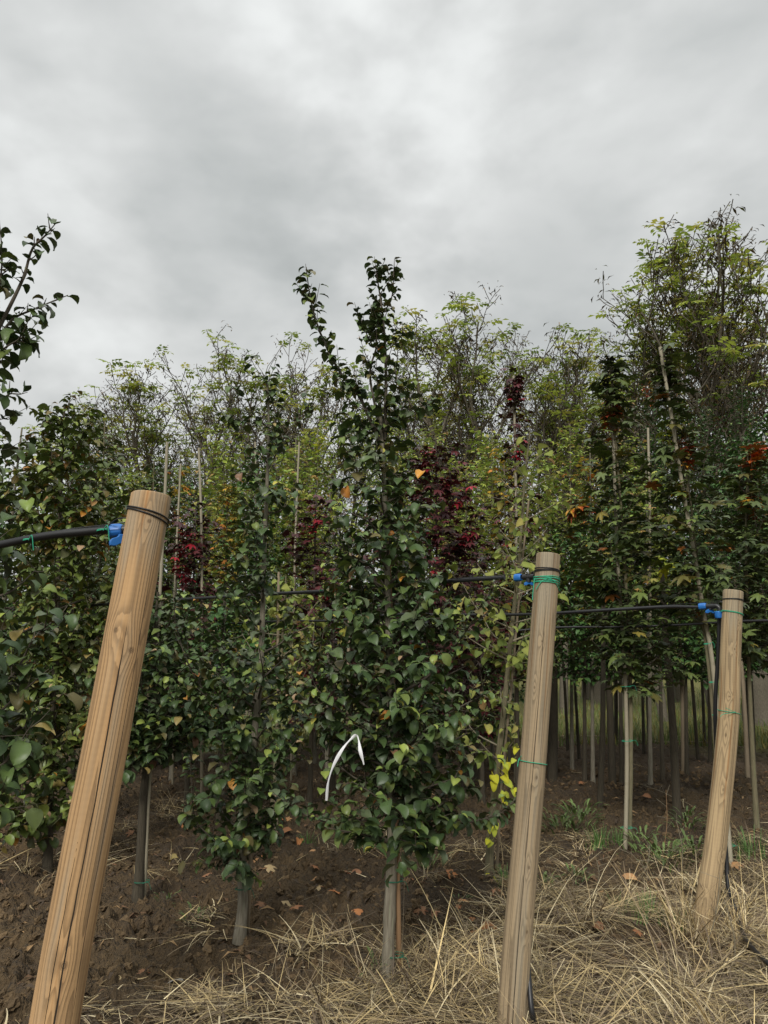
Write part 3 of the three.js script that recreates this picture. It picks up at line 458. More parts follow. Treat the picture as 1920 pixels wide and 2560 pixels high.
{ // the tall forked tree in the middle
  const d = 3.72, b = onGround(P(971, 2470, d));
  const T = (x, y, dd = d) => P(x, y, dd);
  buildTree('nursery_tree', {
    ...PARR, seed: 101, label: 'tall dark green tree in the centre, its top forking into separate leafy shoots', path: [b, T(971, 2390), T(974, 2290), T(980, 2130), T(980, 1900), T(972, 1600), T(964, 1300), T(950, 1020), T(945, 960)], r0: .030, r1: .008, start: hAt(2110, d),
    prof: outline(d, () => 970, [[2115, 890, 1090], [2060, 800, 1150], [2000, 800, 1180], [1900, 835, 1190], [1780, 780, 1205], [1650, 800, 1190], [1560, 850, 1150], [1480, 815, 1090], [1380, 810, 1075], [1290, 800, 1065], [1200, 850, 1040], [1100, 860, 1010], [1020, 865, 1000], [950, 880, 990]]),
    n: 108, dens: f => f > .62 ? .75 : 1, rise: .6, bow: .02, parts: 300, branchParts: true, knobs: [[.34, .2], [.5, .1], [.16, .1]],
    leaders: [
      { pts: [T(955, 1120), T(895, 985), T(850, 930), T(800, 830), T(775, 740), T(766, 668)], r: .010, from: .22, gap: .019, twigs: 12, twig: .10, size: .88 },
      { pts: [T(962, 1100), T(965, 960), T(963, 870), T(957, 790), T(944, 700), T(939, 664)], r: .010, from: .1, gap: .019, twigs: 14, twig: .14, size: .88 },
      { pts: [T(945, 1050), T(925, 930), T(942, 860), T(935, 800), T(946, 770)], r: .007, from: .2, gap: .02, twigs: 8, twig: .13, size: .88 },
      { pts: [T(962, 880), T(930, 860), T(905, 805), T(893, 782)], r: .004, from: .3, gap: .02, twigs: 4, twig: .07, size: .75 },
      { pts: [T(962, 880), T(985, 860), T(1010, 835), T(1032, 828)], r: .004, from: .3, gap: .02, twigs: 3, twig: .06, size: .75 },
      { pts: [T(962, 780), T(980, 740), T(984, 690), T(985, 668)], r: .004, from: .3, gap: .02, twigs: 4, twig: .06, size: .75 },
      { pts: [T(958, 1060), T(1000, 1040), T(1060, 1010), T(1080, 1000)], r: .004, from: .2, gap: .026, twigs: 4, twig: .1, size: .95 },
      { pts: [T(955, 990), T(905, 985), T(890, 960)], r: .004, from: .3, gap: .025, twigs: 4, twig: .08, size: .95 },
      { pts: [T(978, 2030), T(900, 2052), T(820, 2055), T(745, 2028), T(705, 1990, 3.66)], r: .008, from: .3, gap: .022, twigs: 10, twig: .09, size: 1, young: .2 },
      { pts: [T(985, 2075), T(1080, 2060), T(1180, 2055), T(1240, 2035), T(1285, 2005)], r: .007, from: .3, gap: .024, twigs: 8, twig: .1, size: 1 },
      { pts: [T(990, 1740), T(1070, 1690), T(1140, 1610), T(1195, 1530, 3.6), T(1215, 1480, 3.58)], r: .008, from: .25, gap: .028, twigs: 9, twig: .13, size: .85, young: .8 },
      { pts: [T(985, 1680), T(1050, 1640), T(1110, 1560), T(1135, 1490)], r: .006, from: .3, gap: .03, twigs: 7, twig: .12, size: .85, young: .8 },
      { pts: [T(960, 1720), T(880, 1690), T(800, 1650), T(775, 1600)], r: .006, from: .3, gap: .03, twigs: 8, twig: .13, size: .9, young: .6 },
      { pts: [T(970, 1480), T(930, 1420), T(860, 1380), T(830, 1330)], r: .005, from: .3, gap: .03, twigs: 7, twig: .12, size: .9, young: .6 },
    ],
  });
}
{ // second tree to its left
  const d = 4.3, b = onGround(P(598, 2360, d)), T = (x, y) => P(x, y, d);
  buildTree('nursery_tree', {
    ...PARR, seed: 202, label: 'dark green staked tree left of the central forked tree, with a low leafy skirt', path: [b, T(607, 2260), T(605, 2100), T(630, 1900), T(652, 1650), T(660, 1400), T(668, 1200), T(672, 1040), T(668, 960)], r0: .03, r1: .006, start: hAt(2140, d),
    prof: outline(d, py => mix(605, 668, clamp((2100 - py) / 900)), [[2170, 540, 610], [2110, 470, 690], [2030, 450, 700], [1940, 510, 740], [1850, 540, 790], [1750, 500, 760], [1650, 490, 800], [1550, 500, 770], [1470, 540, 780], [1380, 590, 780], [1280, 600, 770], [1180, 610, 740], [1090, 600, 740], [1000, 580, 700]]),
    n: 84, dens: f => f > .55 ? .42 : f > .4 ? .75 : 1, rise: .75, parts: 300, branchParts: true, trunkMat: M.trunk,
    leaders: [
      { pts: [T(670, 1150), T(690, 1050), T(672, 980), T(655, 930)], r: .006, from: .2, gap: .03, twigs: 7, twig: .15, size: .95, young: .6 },
      { pts: [T(668, 1180), T(720, 1080), T(760, 1030), T(775, 1010)], r: .004, from: .4, gap: .04, twigs: 4, twig: .1, size: .85, young: .8 },
      { pts: [T(664, 1130), T(620, 1060), T(590, 1050)], r: .004, from: .4, gap: .04, twigs: 4, twig: .1, size: .95 },
      { pts: [T(640, 1830), T(560, 1780), T(480, 1680), T(440, 1560), T(435, 1500)], r: .006, from: .2, gap: .035, twigs: 8, twig: .14, size: .85, young: .8 },
      { pts: [T(610, 2080), T(540, 2100), T(490, 2050), T(478, 1950), T(475, 1890)], r: .005, from: .3, gap: .03, twigs: 6, twig: .1, size: .85, young: .7 },
    ],
  });
}
{ // third, half hidden by the near post
  const d = 4.97, b = onGround(P(343, 2262, d)), T = (x, y) => P(x, y, d);
  buildTree('nursery_tree', {
    ...PARR, seed: 303, label: 'short dark green tree with a bare dark stem just right of the nearest post', path: [b, T(352, 2130), T(358, 1990), T(372, 1850), T(385, 1650), T(392, 1520), T(395, 1480)], r0: .034, r1: .008, start: hAt(1890, d),
    prof: outline(d, () => 378, [[1900, 300, 420], [1850, 270, 480], [1780, 240, 530], [1700, 240, 545], [1620, 260, 540], [1550, 300, 500], [1490, 360, 450]]),
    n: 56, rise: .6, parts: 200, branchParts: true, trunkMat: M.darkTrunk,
    leaders: [{ pts: [T(372, 1880), T(345, 1900), T(335, 1850), T(348, 1800)], r: .004, from: .4, gap: .03, twigs: 4, twig: .08, size: .85, young: .9 }],
  });
}
{ // fourth and fifth, left edge
  const d = 5.55, b = onGround(P(118, 2195, d)), T = (x, y) => P(x, y, d);
  buildTree('nursery_tree', {
    ...PARR, pal: PAL.olive, seed: 404, leaf: .078, label: 'full olive green tree behind the nearest post at its left, bare stem below', path: [b, T(122, 2080), T(128, 1900), T(140, 1600), T(150, 1300), T(158, 1080), T(162, 1010)], r0: .034, r1: .007, start: hAt(2050, d),
    prof: outline(d, () => 140, [[2090, 60, 150], [2040, -40, 230], [1950, 0, 240], [1860, 20, 260], [1760, 40, 290], [1650, 30, 300], [1500, 30, 320], [1350, 50, 320], [1230, 40, 310], [1150, 60, 280], [1080, 60, 260], [1010, 120, 210]]),
    n: 84, rise: .8, parts: 220, trunkMat: M.darkTrunk, young: .7,
    leaders: [{ pts: [T(160, 1120), T(170, 1040), T(176, 985)], r: .005, from: .1, gap: .03, twigs: 6, twig: .1, size: .8 }, { pts: [T(160, 1120), T(120, 1080), T(112, 1030)], r: .005, from: .1, gap: .03, twigs: 5, twig: .1, size: .8 }, { pts: [T(170, 1150), T(215, 1080), T(222, 1040)], r: .004, from: .1, gap: .035, twigs: 5, twig: .1, size: .8 }],
  });
  const d2 = 6.3, b2 = onGround(P(-30, 2130, d2)), T2 = (x, y) => P(x, y, d2);
  buildTree('nursery_tree', {
    ...PARR, pal: PAL.olive, seed: 505, leaf: .078, label: 'olive tree cut by the left edge of the frame behind the thick hose', path: [b2, T2(-25, 1900), T2(10, 1500), T2(40, 1200), T2(55, 1070)], r0: .034, r1: .007, start: hAt(1900, d2),
    prof: outline(d2, () => 20, [[1900, -100, 90], [1750, -110, 160], [1550, -110, 180], [1350, -90, 180], [1200, -60, 160], [1080, 0, 120]]),
    n: 56, rise: .8, parts: 80, young: .7,
  });
}
{ // the near tree whose stem stands just out of frame at the left
  const d = 2.62, T = (x, y, dd = d) => P(x, y, dd), b = V(T(-75, 2000).x, 0, -d); onGround(b);
  buildTree('nursery_tree', {
    ...PARR, seed: 606, leaf: .07, gap: .032, label: 'nearest tree, reaching in from the left edge with large leaves against the sky', path: [b, T(-70, 1900), T(-60, 1300), T(-45, 900), T(-20, 640), T(-8, 560)], r0: .034, r1: .008, start: hAt(2000, d), 
    prof: outline(d, () => -60, [[2000, -250, 20], [1900, -280, 90], [1750, -280, 130], [1600, -280, 120], [1400, -270, 60], [1250, -270, 10], [1160, -250, -30], [1120, -250, -55], [1000, -250, -58], [930, -240, -35], [850, -230, -10], [760, -200, -25], [680, -160, -40], [600, -110, -30]]),
    n: 62, rise: .7, parts: 260, branchParts: true, hang: .8,
    leaders: [
      { pts: [T(-45, 900), T(20, 775), T(60, 690), T(82, 620), T(112, 590), T(138, 560)], r: .009, from: .3, gap: .026, twigs: 7, twig: .06, size: .72 },
      { pts: [T(-30, 900), T(30, 800), T(80, 775), T(120, 758), T(170, 738)], r: .006, from: .25, gap: .026, twigs: 5, twig: .06, size: .72 },
      { pts: [T(-45, 860), T(-10, 760), T(5, 650), T(-2, 550)], r: .006, from: .2, gap: .03, twigs: 5, twig: .07, size: .72 },
      { pts: [T(-40, 950), T(0, 880), T(45, 850), T(60, 840)], r: .005, from: .2, gap: .025, twigs: 5, twig: .09, size: 1.1 },
      { pts: [T(-50, 1060), T(-10, 1010), T(25, 985), T(40, 985)], r: .004, from: .4, gap: .035, twigs: 3, twig: .06, size: .85 },
      { pts: [T(-60, 1750), T(30, 1690), T(90, 1590), T(150, 1540)], r: .007, from: .2, gap: .03, twigs: 8, twig: .12, size: .95 },
    ],
  });
}
{ // heart-leaved young tree beside the middle post
  const d = 5.45, b = onGround(P(1222, 2205, d)), T = (x, y) => P(x, y, d);
  const side = [[1790, 1140, 2], [1690, 1165, 1]];
  buildTree('young_tree', {
    seed: 707, geo: 'heart', pal: PAL.heart, leaf: .07, gap: .055, hang: .9, tumble: .9, trunkMat: M.greenTrunk, branchMat: M.paleBranch, through: .35, label: 'slender leaning tree with sparse yellow-green heart-shaped leaves left of the middle post', path: [b, T(1226, 2100), T(1240, 1950), T(1262, 1750), T(1282, 1550), T(1298, 1400), T(1312, 1200), T(1325, 1080)], r0: .03, r1: .005, start: hAt(1900, d),
    prof: outline(d, py => mix(1225, 1320, clamp((2200 - py) / 1000)), [[1850, 1180, 1290], [1760, 1150, 1270], [1700, 1170, 1280], [1640, 1200, 1300], [1560, 1150, 1390], [1480, 1150, 1420], [1400, 1200, 1410], [1300, 1250, 1400], [1200, 1260, 1390], [1100, 1290, 1370], [1050, 1310, 1350]]),
    n: 46, rise: .7, parts: 260, branchParts: true, twig: .12, twigGap: .13,
  });
  // bright yellow sprouts on its stem and foot
  const ys = [[1262, 1925, 60, 16], [1252, 1960, 40, 6], [1232, 2080, 26, 8], [1232, 2200, 26, 9]]; let k = 0;
  const r = rng(33);
  const labels = ['large bright yellow leafy sprout on the slender tree stem behind the middle post', 'small yellow leaf spray at the left of the slender stem', 'small lemon yellow sprout halfway down the slender stem', 'small yellow sprout near the foot of the slender stem'];
  for (const [px, py, s, n] of ys) {
    const c = P(px, py, d - .06), t = thing('yellow_sprout', labels[k++], 'sprout', c, null), m = s / F * d;
    part('stem', tube([V(-.01, -m * .8, 0), V(0, 0, .01), V(.01, m * .8, .02)], .002, 5), M.paleBranch, t);
    for (let i = 0; i < n; i++) { const l = part('leaf', GEO.heart[i % 3], leafMat(pick(r, PAL.yellow), .35), t), y = (r() * 2 - 1) * m; l.position.set((r() - .5) * m * 1.2, y, .02 + (r() - .5) * m * .6); l.quaternion.copy(qFrom(V(r() - .5, -.2 - r() * .5, r() * .5).normalize(), V(0, 1, .6).addScaledVector(sph(r), .4))); l.scale.setScalar(.028 + .028 * r() + (s > 30 ? .014 : 0)); }
  }
}
// maples at the right
const MAP = { geo: 'maple', pal: PAL.maple, youngPal: PAL.mapleYoung, young: .12, leaf: .145, gap: .058, hang: .25, tumble: .35, trunkMat: M.greenTrunk, through: .22, twig: .2, twigGap: .15, rise: .7 };
{
  const d = 6.35, b = onGround(P(1572, 2130, d)), T = (x, y) => P(x, y, d);
  buildTree('maple_tree', {
    ...MAP, seed: 808, label: 'green maple with dark spire top, tied to the pale upright cane', path: [b, T(1575, 2000), T(1577, 1800), T(1572, 1600), T(1555, 1300), T(1535, 1050), T(1526, 900)], r0: .022, r1: .006, start: hAt(1720, d),
    prof: outline(d, py => mix(1575, 1528, clamp((2100 - py) / 1200)), [[1720, 1540, 1640], [1650, 1500, 1680], [1560, 1450, 1700], [1450, 1420, 1680], [1340, 1400, 1650], [1250, 1420, 1640], [1160, 1460, 1620], [1100, 1480, 1590], [1040, 1495, 1570], [980, 1500, 1560], [880, 1500, 1555]]),
    n: 84, parts: 260, branchParts: true, 
    leaders: [{ pts: [T(1545, 1330), T(1480, 1290), T(1425, 1258)], r: .004, from: .55, gap: .02, twigs: 4, twig: .12, size: 1, pal: PAL.mapleYoung }, { pts: [T(1535, 1130), T(1525, 1060), T(1521, 1015)], r: .004, from: .4, gap: .018, twigs: 5, twig: .1, size: .9, pal: PAL.mapleYoung }, { pts: [T(1535, 1040), T(1530, 960), T(1522, 885)], r: .005, from: .05, gap: .016, twigs: 7, twig: .07, size: .75, pal: [[5, [.028, .03, .02]], [4, [.03, .018, .018]]] }, { pts: [T(1545, 1120), T(1530, 1060), T(1540, 1020)], r: .004, from: .2, gap: .03, twigs: 4, twig: .1, size: .9, pal: PAL.mapleYoung }],
  });
  const d2 = 6.0, b2 = onGround(P(1822, 2185, d2)), T2 = (x, y) => P(x, y, d2);
  buildTree('maple_tree', {
    ...MAP, seed: 909, label: 'leaning maple with tilted cane at the farthest post, orange-tipped with dark top', path: [b2, T2(1800, 2000), T2(1775, 1700), T2(1745, 1450), T2(1725, 1250), T2(1690, 1080), T2(1665, 950), T2(1655, 890)], r0: .02, r1: .005, start: hAt(1560, d2),
    prof: outline(d2, py => mix(1740, 1660, clamp((1450 - py) / 560)), [[1560, 1700, 1820], [1480, 1630, 1840], [1400, 1620, 1830], [1300, 1600, 1800], [1220, 1610, 1780], [1140, 1640, 1760], [1060, 1650, 1720], [980, 1645, 1700], [890, 1635, 1690]]),
    n: 66, parts: 240, branchParts: true, young: .2,
    leaders: [{ pts: [T2(1700, 1200), T2(1712, 1150), T2(1715, 1118)], r: .004, from: .3, gap: .016, twigs: 6, twig: .12, size: .95, pal: PAL.mapleYoung }, { pts: [T2(1718, 1270), T2(1695, 1240), T2(1683, 1220)], r: .004, from: .4, gap: .02, twigs: 4, twig: .09, size: .95, pal: PAL.golden }, { pts: [T2(1735, 1450), T2(1700, 1425), T2(1672, 1410)], r: .004, from: .4, gap: .02, twigs: 4, twig: .09, size: .95, pal: PAL.yellow }, { pts: [T2(1675, 1120), T2(1665, 1095), T2(1663, 1075)], r: .003, from: .3, gap: .02, twigs: 3, twig: .06, size: .7, pal: PAL.yellow }, { pts: [T2(1680, 1020), T2(1665, 950), T2(1655, 875)], r: .005, from: .05, gap: .016, twigs: 7, twig: .07, size: .75, pal: [[5, [.035, .016, .02]], [3, [.03, .03, .02]]] }, { pts: [T2(1700, 1160), T2(1705, 1120), T2(1698, 1100)], r: .003, from: .2, gap: .03, twigs: 3, twig: .06, size: .9, pal: PAL.mapleYoung }],
  });
  const d3 = 6.9, b3 = onGround(P(1893, 2085, d3)), T3 = (x, y) => P(x, y, d3);
  buildTree('maple_tree', {
    ...MAP, seed: 1010, label: 'maple at the right edge with orange-red leaves at the tips of its crown', path: [b3, T3(1880, 1850), T3(1870, 1600), T3(1865, 1300), T3(1870, 1130)], r0: .026, r1: .006, start: hAt(1640, d3),
    prof: outline(d3, () => 1870, [[1640, 1800, 1960], [1560, 1770, 2010], [1450, 1750, 2010], [1350, 1760, 1990], [1250, 1800, 1960], [1150, 1830, 1930]]),
    n: 70, parts: 220, branchParts: true, young: .3,
    leaders: [{ pts: [T3(1868, 1200), T3(1886, 1150), T3(1892, 1120)], r: .004, from: .3, gap: .016, twigs: 6, twig: .12, size: 1, pal: PAL.mapleYoung }, { pts: [T3(1868, 1300), T3(1872, 1270), T3(1871, 1248)], r: .004, from: .2, gap: .016, twigs: 6, twig: .14, size: 1, pal: PAL.mapleYoung }, { pts: [T3(1870, 1250), T3(1872, 1180), T3(1880, 1120)], r: .004, from: .4, gap: .02, twigs: 5, twig: .1, size: 1, pal: PAL.mapleYoung }, { pts: [T3(1865, 1380), T3(1900, 1320), T3(1895, 1262)], r: .004, from: .5, gap: .025, twigs: 4, twig: .1, size: 1, pal: PAL.mapleYoung }],
  });
}
// ---- nursery trees of the rows behind
const KIND = {
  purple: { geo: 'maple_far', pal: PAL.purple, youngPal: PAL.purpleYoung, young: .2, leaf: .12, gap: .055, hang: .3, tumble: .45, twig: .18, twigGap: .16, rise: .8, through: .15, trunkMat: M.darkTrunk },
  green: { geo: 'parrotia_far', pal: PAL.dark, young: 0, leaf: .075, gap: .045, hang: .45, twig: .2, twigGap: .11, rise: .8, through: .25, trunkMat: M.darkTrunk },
  mapleG: { geo: 'maple_far', pal: PAL.maple, youngPal: PAL.lime, young: .3, leaf: .115, gap: .06, hang: .3, twig: .2, twigGap: .15, rise: .7, through: .25, trunkMat: M.greenTrunk },
  lime: { geo: 'small', full: 2, pal: PAL.lime, leaf: .09, gap: .042, hang: .4, twig: .22, twigGap: .12, rise: .9, through: .35, trunkMat: M.trunk },
  limeMaple: { geo: 'maple_far', full: 1.7, pal: PAL.lime, leaf: .1, gap: .055, hang: .3, twig: .2, twigGap: .14, rise: .8, through: .35, trunkMat: M.trunk },
  golden: { geo: 'maple_far', full: 1.8, pal: PAL.golden, leaf: .1, gap: .055, hang: .3, twig: .18, twigGap: .15, rise: .8, through: .35, trunkMat: M.trunk },
  heart: { geo: 'heart', pal: PAL.heart, leaf: .07, gap: .06, hang: .9, tumble: .9, twig: .16, twigGap: .15, rise: .7, through: .35, trunkMat: M.greenTrunk, branchMat: M.paleBranch },
  column: { geo: 'small', pal: PAL.dark, youngPal: PAL.golden, young: .25, leaf: .07, gap: .038, hang: .2, twig: .18, twigGap: .09, rise: 1.6, through: .25, trunkMat: M.darkTrunk },
};
// name, kind, distance, stem px at foot, stem px at top, top row, crown-foot row, half width px, number of branches, seed, label, leaves that are parts
function backTree(name, kind, d, px0, px1, pyTop, pyFoot, hw, n, seed, label, parts = 0, shape = 'oval', sprays = []) {
  const b = onGround(V(P(px0, 1700, d).x, 0, -d)), hT = hAt(pyTop, d), hF = hAt(pyFoot, d), x1 = P(px1, pyTop, d).x, w = hw / F * d, r = rng(seed), K = KIND[kind];
  const prof = []; for (let i = 0; i <= 8; i++) { const t = i / 8, s = shape === 'spire' ? Math.pow(1 - t * .85, .8) : shape === 'column' ? (t > .8 ? 1 - (t - .8) * 4 : .8 + .2 * t) : Math.pow(Math.sin(Math.PI * (.14 + .76 * t)), .7); prof.push([mix(hF, hT, t), w * s * (.8 + .35 * r()), w * s * (.8 + .35 * r())]); }
  return buildTree(name, { ...K, seed, label, path: [b, V(mix(b.x, x1, .3), hT * .3, b.z), V(mix(b.x, x1, .65), hT * .65, b.z), V(x1, hT, b.z)], r0: K.r0 ?? .028, r1: .006, start: hF, prof, n: Math.round(n * (K.full ?? 1.25)), parts, leaders: sprays.map(([x0, y0, x, y, pal, tw]) => ({ pts: [P(x0, y0, d), P((x0 + x) / 2, (y0 + y) / 2 + 8, d - .1), P(x, y, d - .15)], r: .004, from: .35, gap: .018, twigs: tw ?? 6, twig: .13, size: 1.05, pal })) });
}
backTree('heart_leaved_tree', 'heart', 6.85, 688, 715, 1440, 1760, 120, 26, 21, 'sparse yellow-green tree showing between the central tree and the staked one at its left', 120);
backTree('nursery_tree', 'green', 6.3, 1000, 1010, 1330, 1800, 90, 30, 22, 'dark bushy tree hidden close behind the central forked tree');
backTree('purple_maple_tree', 'purple', 7.6, 1090, 1090, 1100, 1790, 125, 96, 23, 'dark purple maple with crimson leaf tips right of the central tree', 200, 'oval', [[1085, 1200, 1068, 1125, PAL.purpleYoung, 6], [1090, 1260, 1125, 1190, PAL.purpleYoung, 3], [1095, 1290, 1172, 1220, PAL.purpleYoung, 4], [1090, 1470, 1100, 1410, PAL.purpleYoung, 4], [1095, 1390, 1185, 1320, PAL.purpleYoung, 3], [1090, 1380, 1065, 1330, PAL.purpleYoung, 1]]);
backTree('purple_maple_tree', 'purple', 8.0, 480, 490, 1270, 1760, 85, 54, 24, 'purple maple with crimson leaves right of the top of the nearest post', 150, 'oval', [[485, 1420, 450, 1340, PAL.purpleYoung, 4], [485, 1460, 445, 1410, PAL.purpleYoung, 4], [485, 1400, 480, 1330, PAL.purpleYoung, 2]]);
backTree('purple_maple_tree', 'purple', 7.9, 780, 790, 1230, 1800, 90, 54, 25, 'dark red maple seen between the central tree and its left neighbour', 120, 'oval', [[785, 1330, 800, 1275, PAL.purpleYoung, 2], [785, 1500, 835, 1465, PAL.purpleYoung, 4], [785, 1370, 760, 1310, PAL.purpleYoung, 2]]);
backTree('purple_maple_tree', 'purple', 8.6, 1285, 1288, 940, 1700, 72, 60, 26, 'narrow blackish purple maple spire above the slender tree', 80, 'spire', [[1288, 1060, 1286, 945, PAL.purple, 12], [1288, 1150, 1300, 1110, PAL.purpleYoung, 4]]);
backTree('purple_maple_tree', 'purple', 8.2, 1200, 1190, 1330, 1830, 90, 46, 27, 'low blackish maple behind the middle post at its left');
backTree('purple_maple_tree', 'purple', 9.2, 930, 935, 1260, 1800, 100, 40, 28, 'dark maple mass straight behind the central tree');
backTree('golden_tree', 'golden', 8.8, 562, 570, 1210, 1480, 45, 26, 29, 'small tree with orange and gold leaves above and left of the staked tree', 60, 'oval', [[565, 1280, 560, 1205, PAL.golden, 9], [565, 1330, 600, 1240, PAL.golden, 7], [565, 1400, 610, 1330, PAL.golden, 5]]);
backTree('golden_tree', 'golden', 9.6, 440, 448, 1170, 1420, 28, 18, 30, 'thin golden tree beside the pale stake over the nearest post');
backTree('nursery_tree', 'lime', 10.5, 700, 690, 1130, 1600, 90, 50, 31, 'bright yellow-green tree left of the central crown');
backTree('nursery_tree', 'lime', 11, 300, 310, 1150, 1650, 130, 60, 32, 'light green tree just left of the nearest post top');
backTree('nursery_tree', 'lime', 11, 1225, 1230, 1070, 1650, 95, 60, 33, 'pale yellow-green tree behind the purple maple right of centre');
backTree('nursery_tree', 'lime', 10.2, 1420, 1425, 1060, 1600, 75, 54, 34, 'yellow-green tree between the slender tree and the caned maple');
backTree('nursery_tree', 'lime', 11.6, 1060, 1060, 1080, 1500, 110, 54, 35, 'lime green tree whose crown shows above the crimson maple');
backTree('nursery_tree', 'green', 10.6, 560, 560, 1210, 1700, 130, 56, 36, 'green tree filling in behind the staked tree');
backTree('nursery_tree', 'green', 9.4, 1450, 1460, 1260, 1700, 120, 60, 37, 'deep green tree above the bare trunks right of the middle post');
backTree('nursery_tree', 'green', 9.8, 1700, 1710, 1240, 1690, 140, 70, 38, 'deep green tree above the bare trunks left of the farthest post');
backTree('nursery_tree', 'green', 10.5, 1860, 1850, 1080, 1680, 130, 80, 39, 'large deep green tree at the right edge behind the orange-tipped maple');
backTree('hornbeam_tree', 'column', 9.5, 1640, 1635, 985, 1500, 70, 60, 40, 'narrow upright green tree with a reddish orange tip right of the caned maple', 0, 'column', [[1632, 1040, 1618, 950, PAL.mapleYoung, 7]]);
backTree('nursery_tree', 'limeMaple', 9.0, 1610, 1615, 1170, 1500, 80, 36, 41, 'yellow-leaved maple behind the two canes at the right');
backTree('nursery_tree', 'limeMaple', 9.6, 820, 825, 1230, 1600, 60, 34, 42, 'yellow maple peeping out at the left of the central crown');
backTree('nursery_tree', 'mapleG', 8.4, 1330, 1335, 1330, 1700, 80, 40, 43, 'green maple directly behind the top of the middle post');
backTree('nursery_tree', 'mapleG', 7.4, 250, 262, 1050, 1750, 95, 56, 44, 'reddish green maple behind the nearest post, above its left shoulder');
backTree('nursery_tree', 'green', 8.4, 60, 60, 1180, 1800, 130, 56, 45, 'dark tree filling the left edge behind the olive one');
backTree('nursery_tree', 'green', 7.2, 560, 560, 1500, 1840, 130, 44, 46, 'low dark tree behind the stems left of the central tree');
backTree('nursery_tree', 'green', 12.5, 1120, 1120, 1330, 1720, 200, 56, 47, 'far green tree low behind the central and purple trees');
backTree('nursery_tree', 'green', 12.5, 780, 780, 1330, 1720, 220, 60, 48, 'far green tree low behind the left half of the rows');
backTree('nursery_tree', 'green', 12.5, 330, 330, 1330, 1740, 230, 60, 49, 'far green tree low behind the nearest post');
backTree('nursery_tree', 'green', 12.6, 1560, 1560, 1280, 1660, 210, 60, 50, 'far green tree low behind the caned maple');
backTree('nursery_tree', 'green', 13, 1820, 1820, 1230, 1660, 210, 60, 51, 'far green tree low behind the farthest post');

backTree('nursery_tree', 'green', 10, 880, 880, 1480, 1860, 170, 60, 68, 'dark low tree filling the gap behind the white ribbon');
backTree('nursery_tree', 'green', 10.8, 430, 430, 1480, 1850, 190, 60, 69, 'dark low tree filling the gap right of the nearest post');
backTree('nursery_tree', 'green', 10.4, 1180, 1180, 1480, 1840, 130, 50, 70, 'dark low tree filling the gap left of the middle post');
backTree('nursery_tree', 'green', 8.8, 640, 645, 1130, 1760, 95, 60, 71, 'green tree standing close behind the staked tree');
backTree('nursery_tree', 'limeMaple', 9.8, 740, 740, 1090, 1640, 75, 50, 72, 'yellow-green maple in the gap between the two central crowns');
backTree('nursery_tree', 'mapleG', 9.2, 380, 385, 1150, 1700, 80, 54, 73, 'olive maple behind the tall pale stake');
backTree('nursery_tree', 'lime', 9.9, 560, 560, 1080, 1600, 90, 50, 74, 'light green tree behind the upper crown of the staked tree');
backTree('nursery_tree', 'green', 9.6, 200, 205, 1060, 1760, 110, 64, 75, 'dense green tree behind the olive trees of the left edge');
backTree('nursery_tree', 'limeMaple', 10, 1160, 1165, 1150, 1600, 80, 46, 76, 'yellow maple right of the crimson maple');
backTree('nursery_tree', 'green', 9.2, 1540, 1545, 1180, 1680, 110, 60, 77, 'green tree behind the middle of the caned maple');
backTree('golden_tree', 'golden', 9.4, 1470, 1475, 1120, 1560, 60, 34, 78, 'gold and green maple between the middle post and the caned maple');
backTree('golden_tree', 'golden', 10.3, 1265, 1260, 1110, 1540, 60, 34, 79, 'gold tinted tree behind the slender heart-leaved one');
backTree('nursery_tree', 'lime', 9.6, 1340, 1345, 1140, 1640, 80, 44, 61, 'yellow-green tree rising over the middle post and the heart-shaped leaves');
backTree('nursery_tree', 'lime', 12, 960, 965, 1060, 1500, 90, 44, 62, 'pale green tree glimpsed through the upper crown of the central tree');
backTree('nursery_tree', 'lime', 10.8, 790, 795, 1070, 1500, 60, 40, 63, 'yellow tipped slim tree directly left of the central crown', 0, 'column', [[793, 1160, 800, 1090, PAL.yellow, 7]]);
backTree('nursery_tree', 'green', 12, 420, 425, 1160, 1600, 110, 56, 64, 'fresh green tree behind the golden one over the nearest post');
backTree('nursery_tree', 'lime', 11.5, 1560, 1560, 1090, 1560, 80, 44, 65, 'pale green tree behind the stem of the caned maple');
backTree('hornbeam_tree', 'column', 11, 1760, 1760, 1010, 1560, 75, 60, 66, 'upright bluish green tree behind the tilted cane');
backTree('hornbeam_tree', 'column', 10.8, 1855, 1855, 960, 1560, 70, 60, 67, 'tall upright green tree at the right edge below the tallest walnut');
{ // the rows go on beyond both edges of the frame
  const src = scene.children.filter(o => /nursery_tree|maple_tree/.test(o.name) && o.position.z < -7.2);
  const spots = [[5.4, -7.0], [6.6, -8.4], [5.2, -9.4], [7.8, -10], [6.4, -11.4], [8.6, -12.6], [-5.6, -7.2], [-6.8, -8.8], [-5.9, -10.2], [-8, -11], [-7.6, -12.8]];
  spots.forEach(([x, z], i) => { const o = src[(i * 7) % src.length], c = o.clone(); c.name = numbered(o.name.replace(/_\d+$/, '')); c.position.set(x, gh(x, z) - .03, z); c.rotation.y = i * 1.7; c.userData = {}; tag(c, (x > 0 ? 'leafy nursery tree of the rows beyond the right edge' : 'leafy nursery tree of the rows beyond the left edge'), 'tree', x > 0 ? 'row trees past the right edge' : 'row trees past the left edge'); scene.add(c); });
}
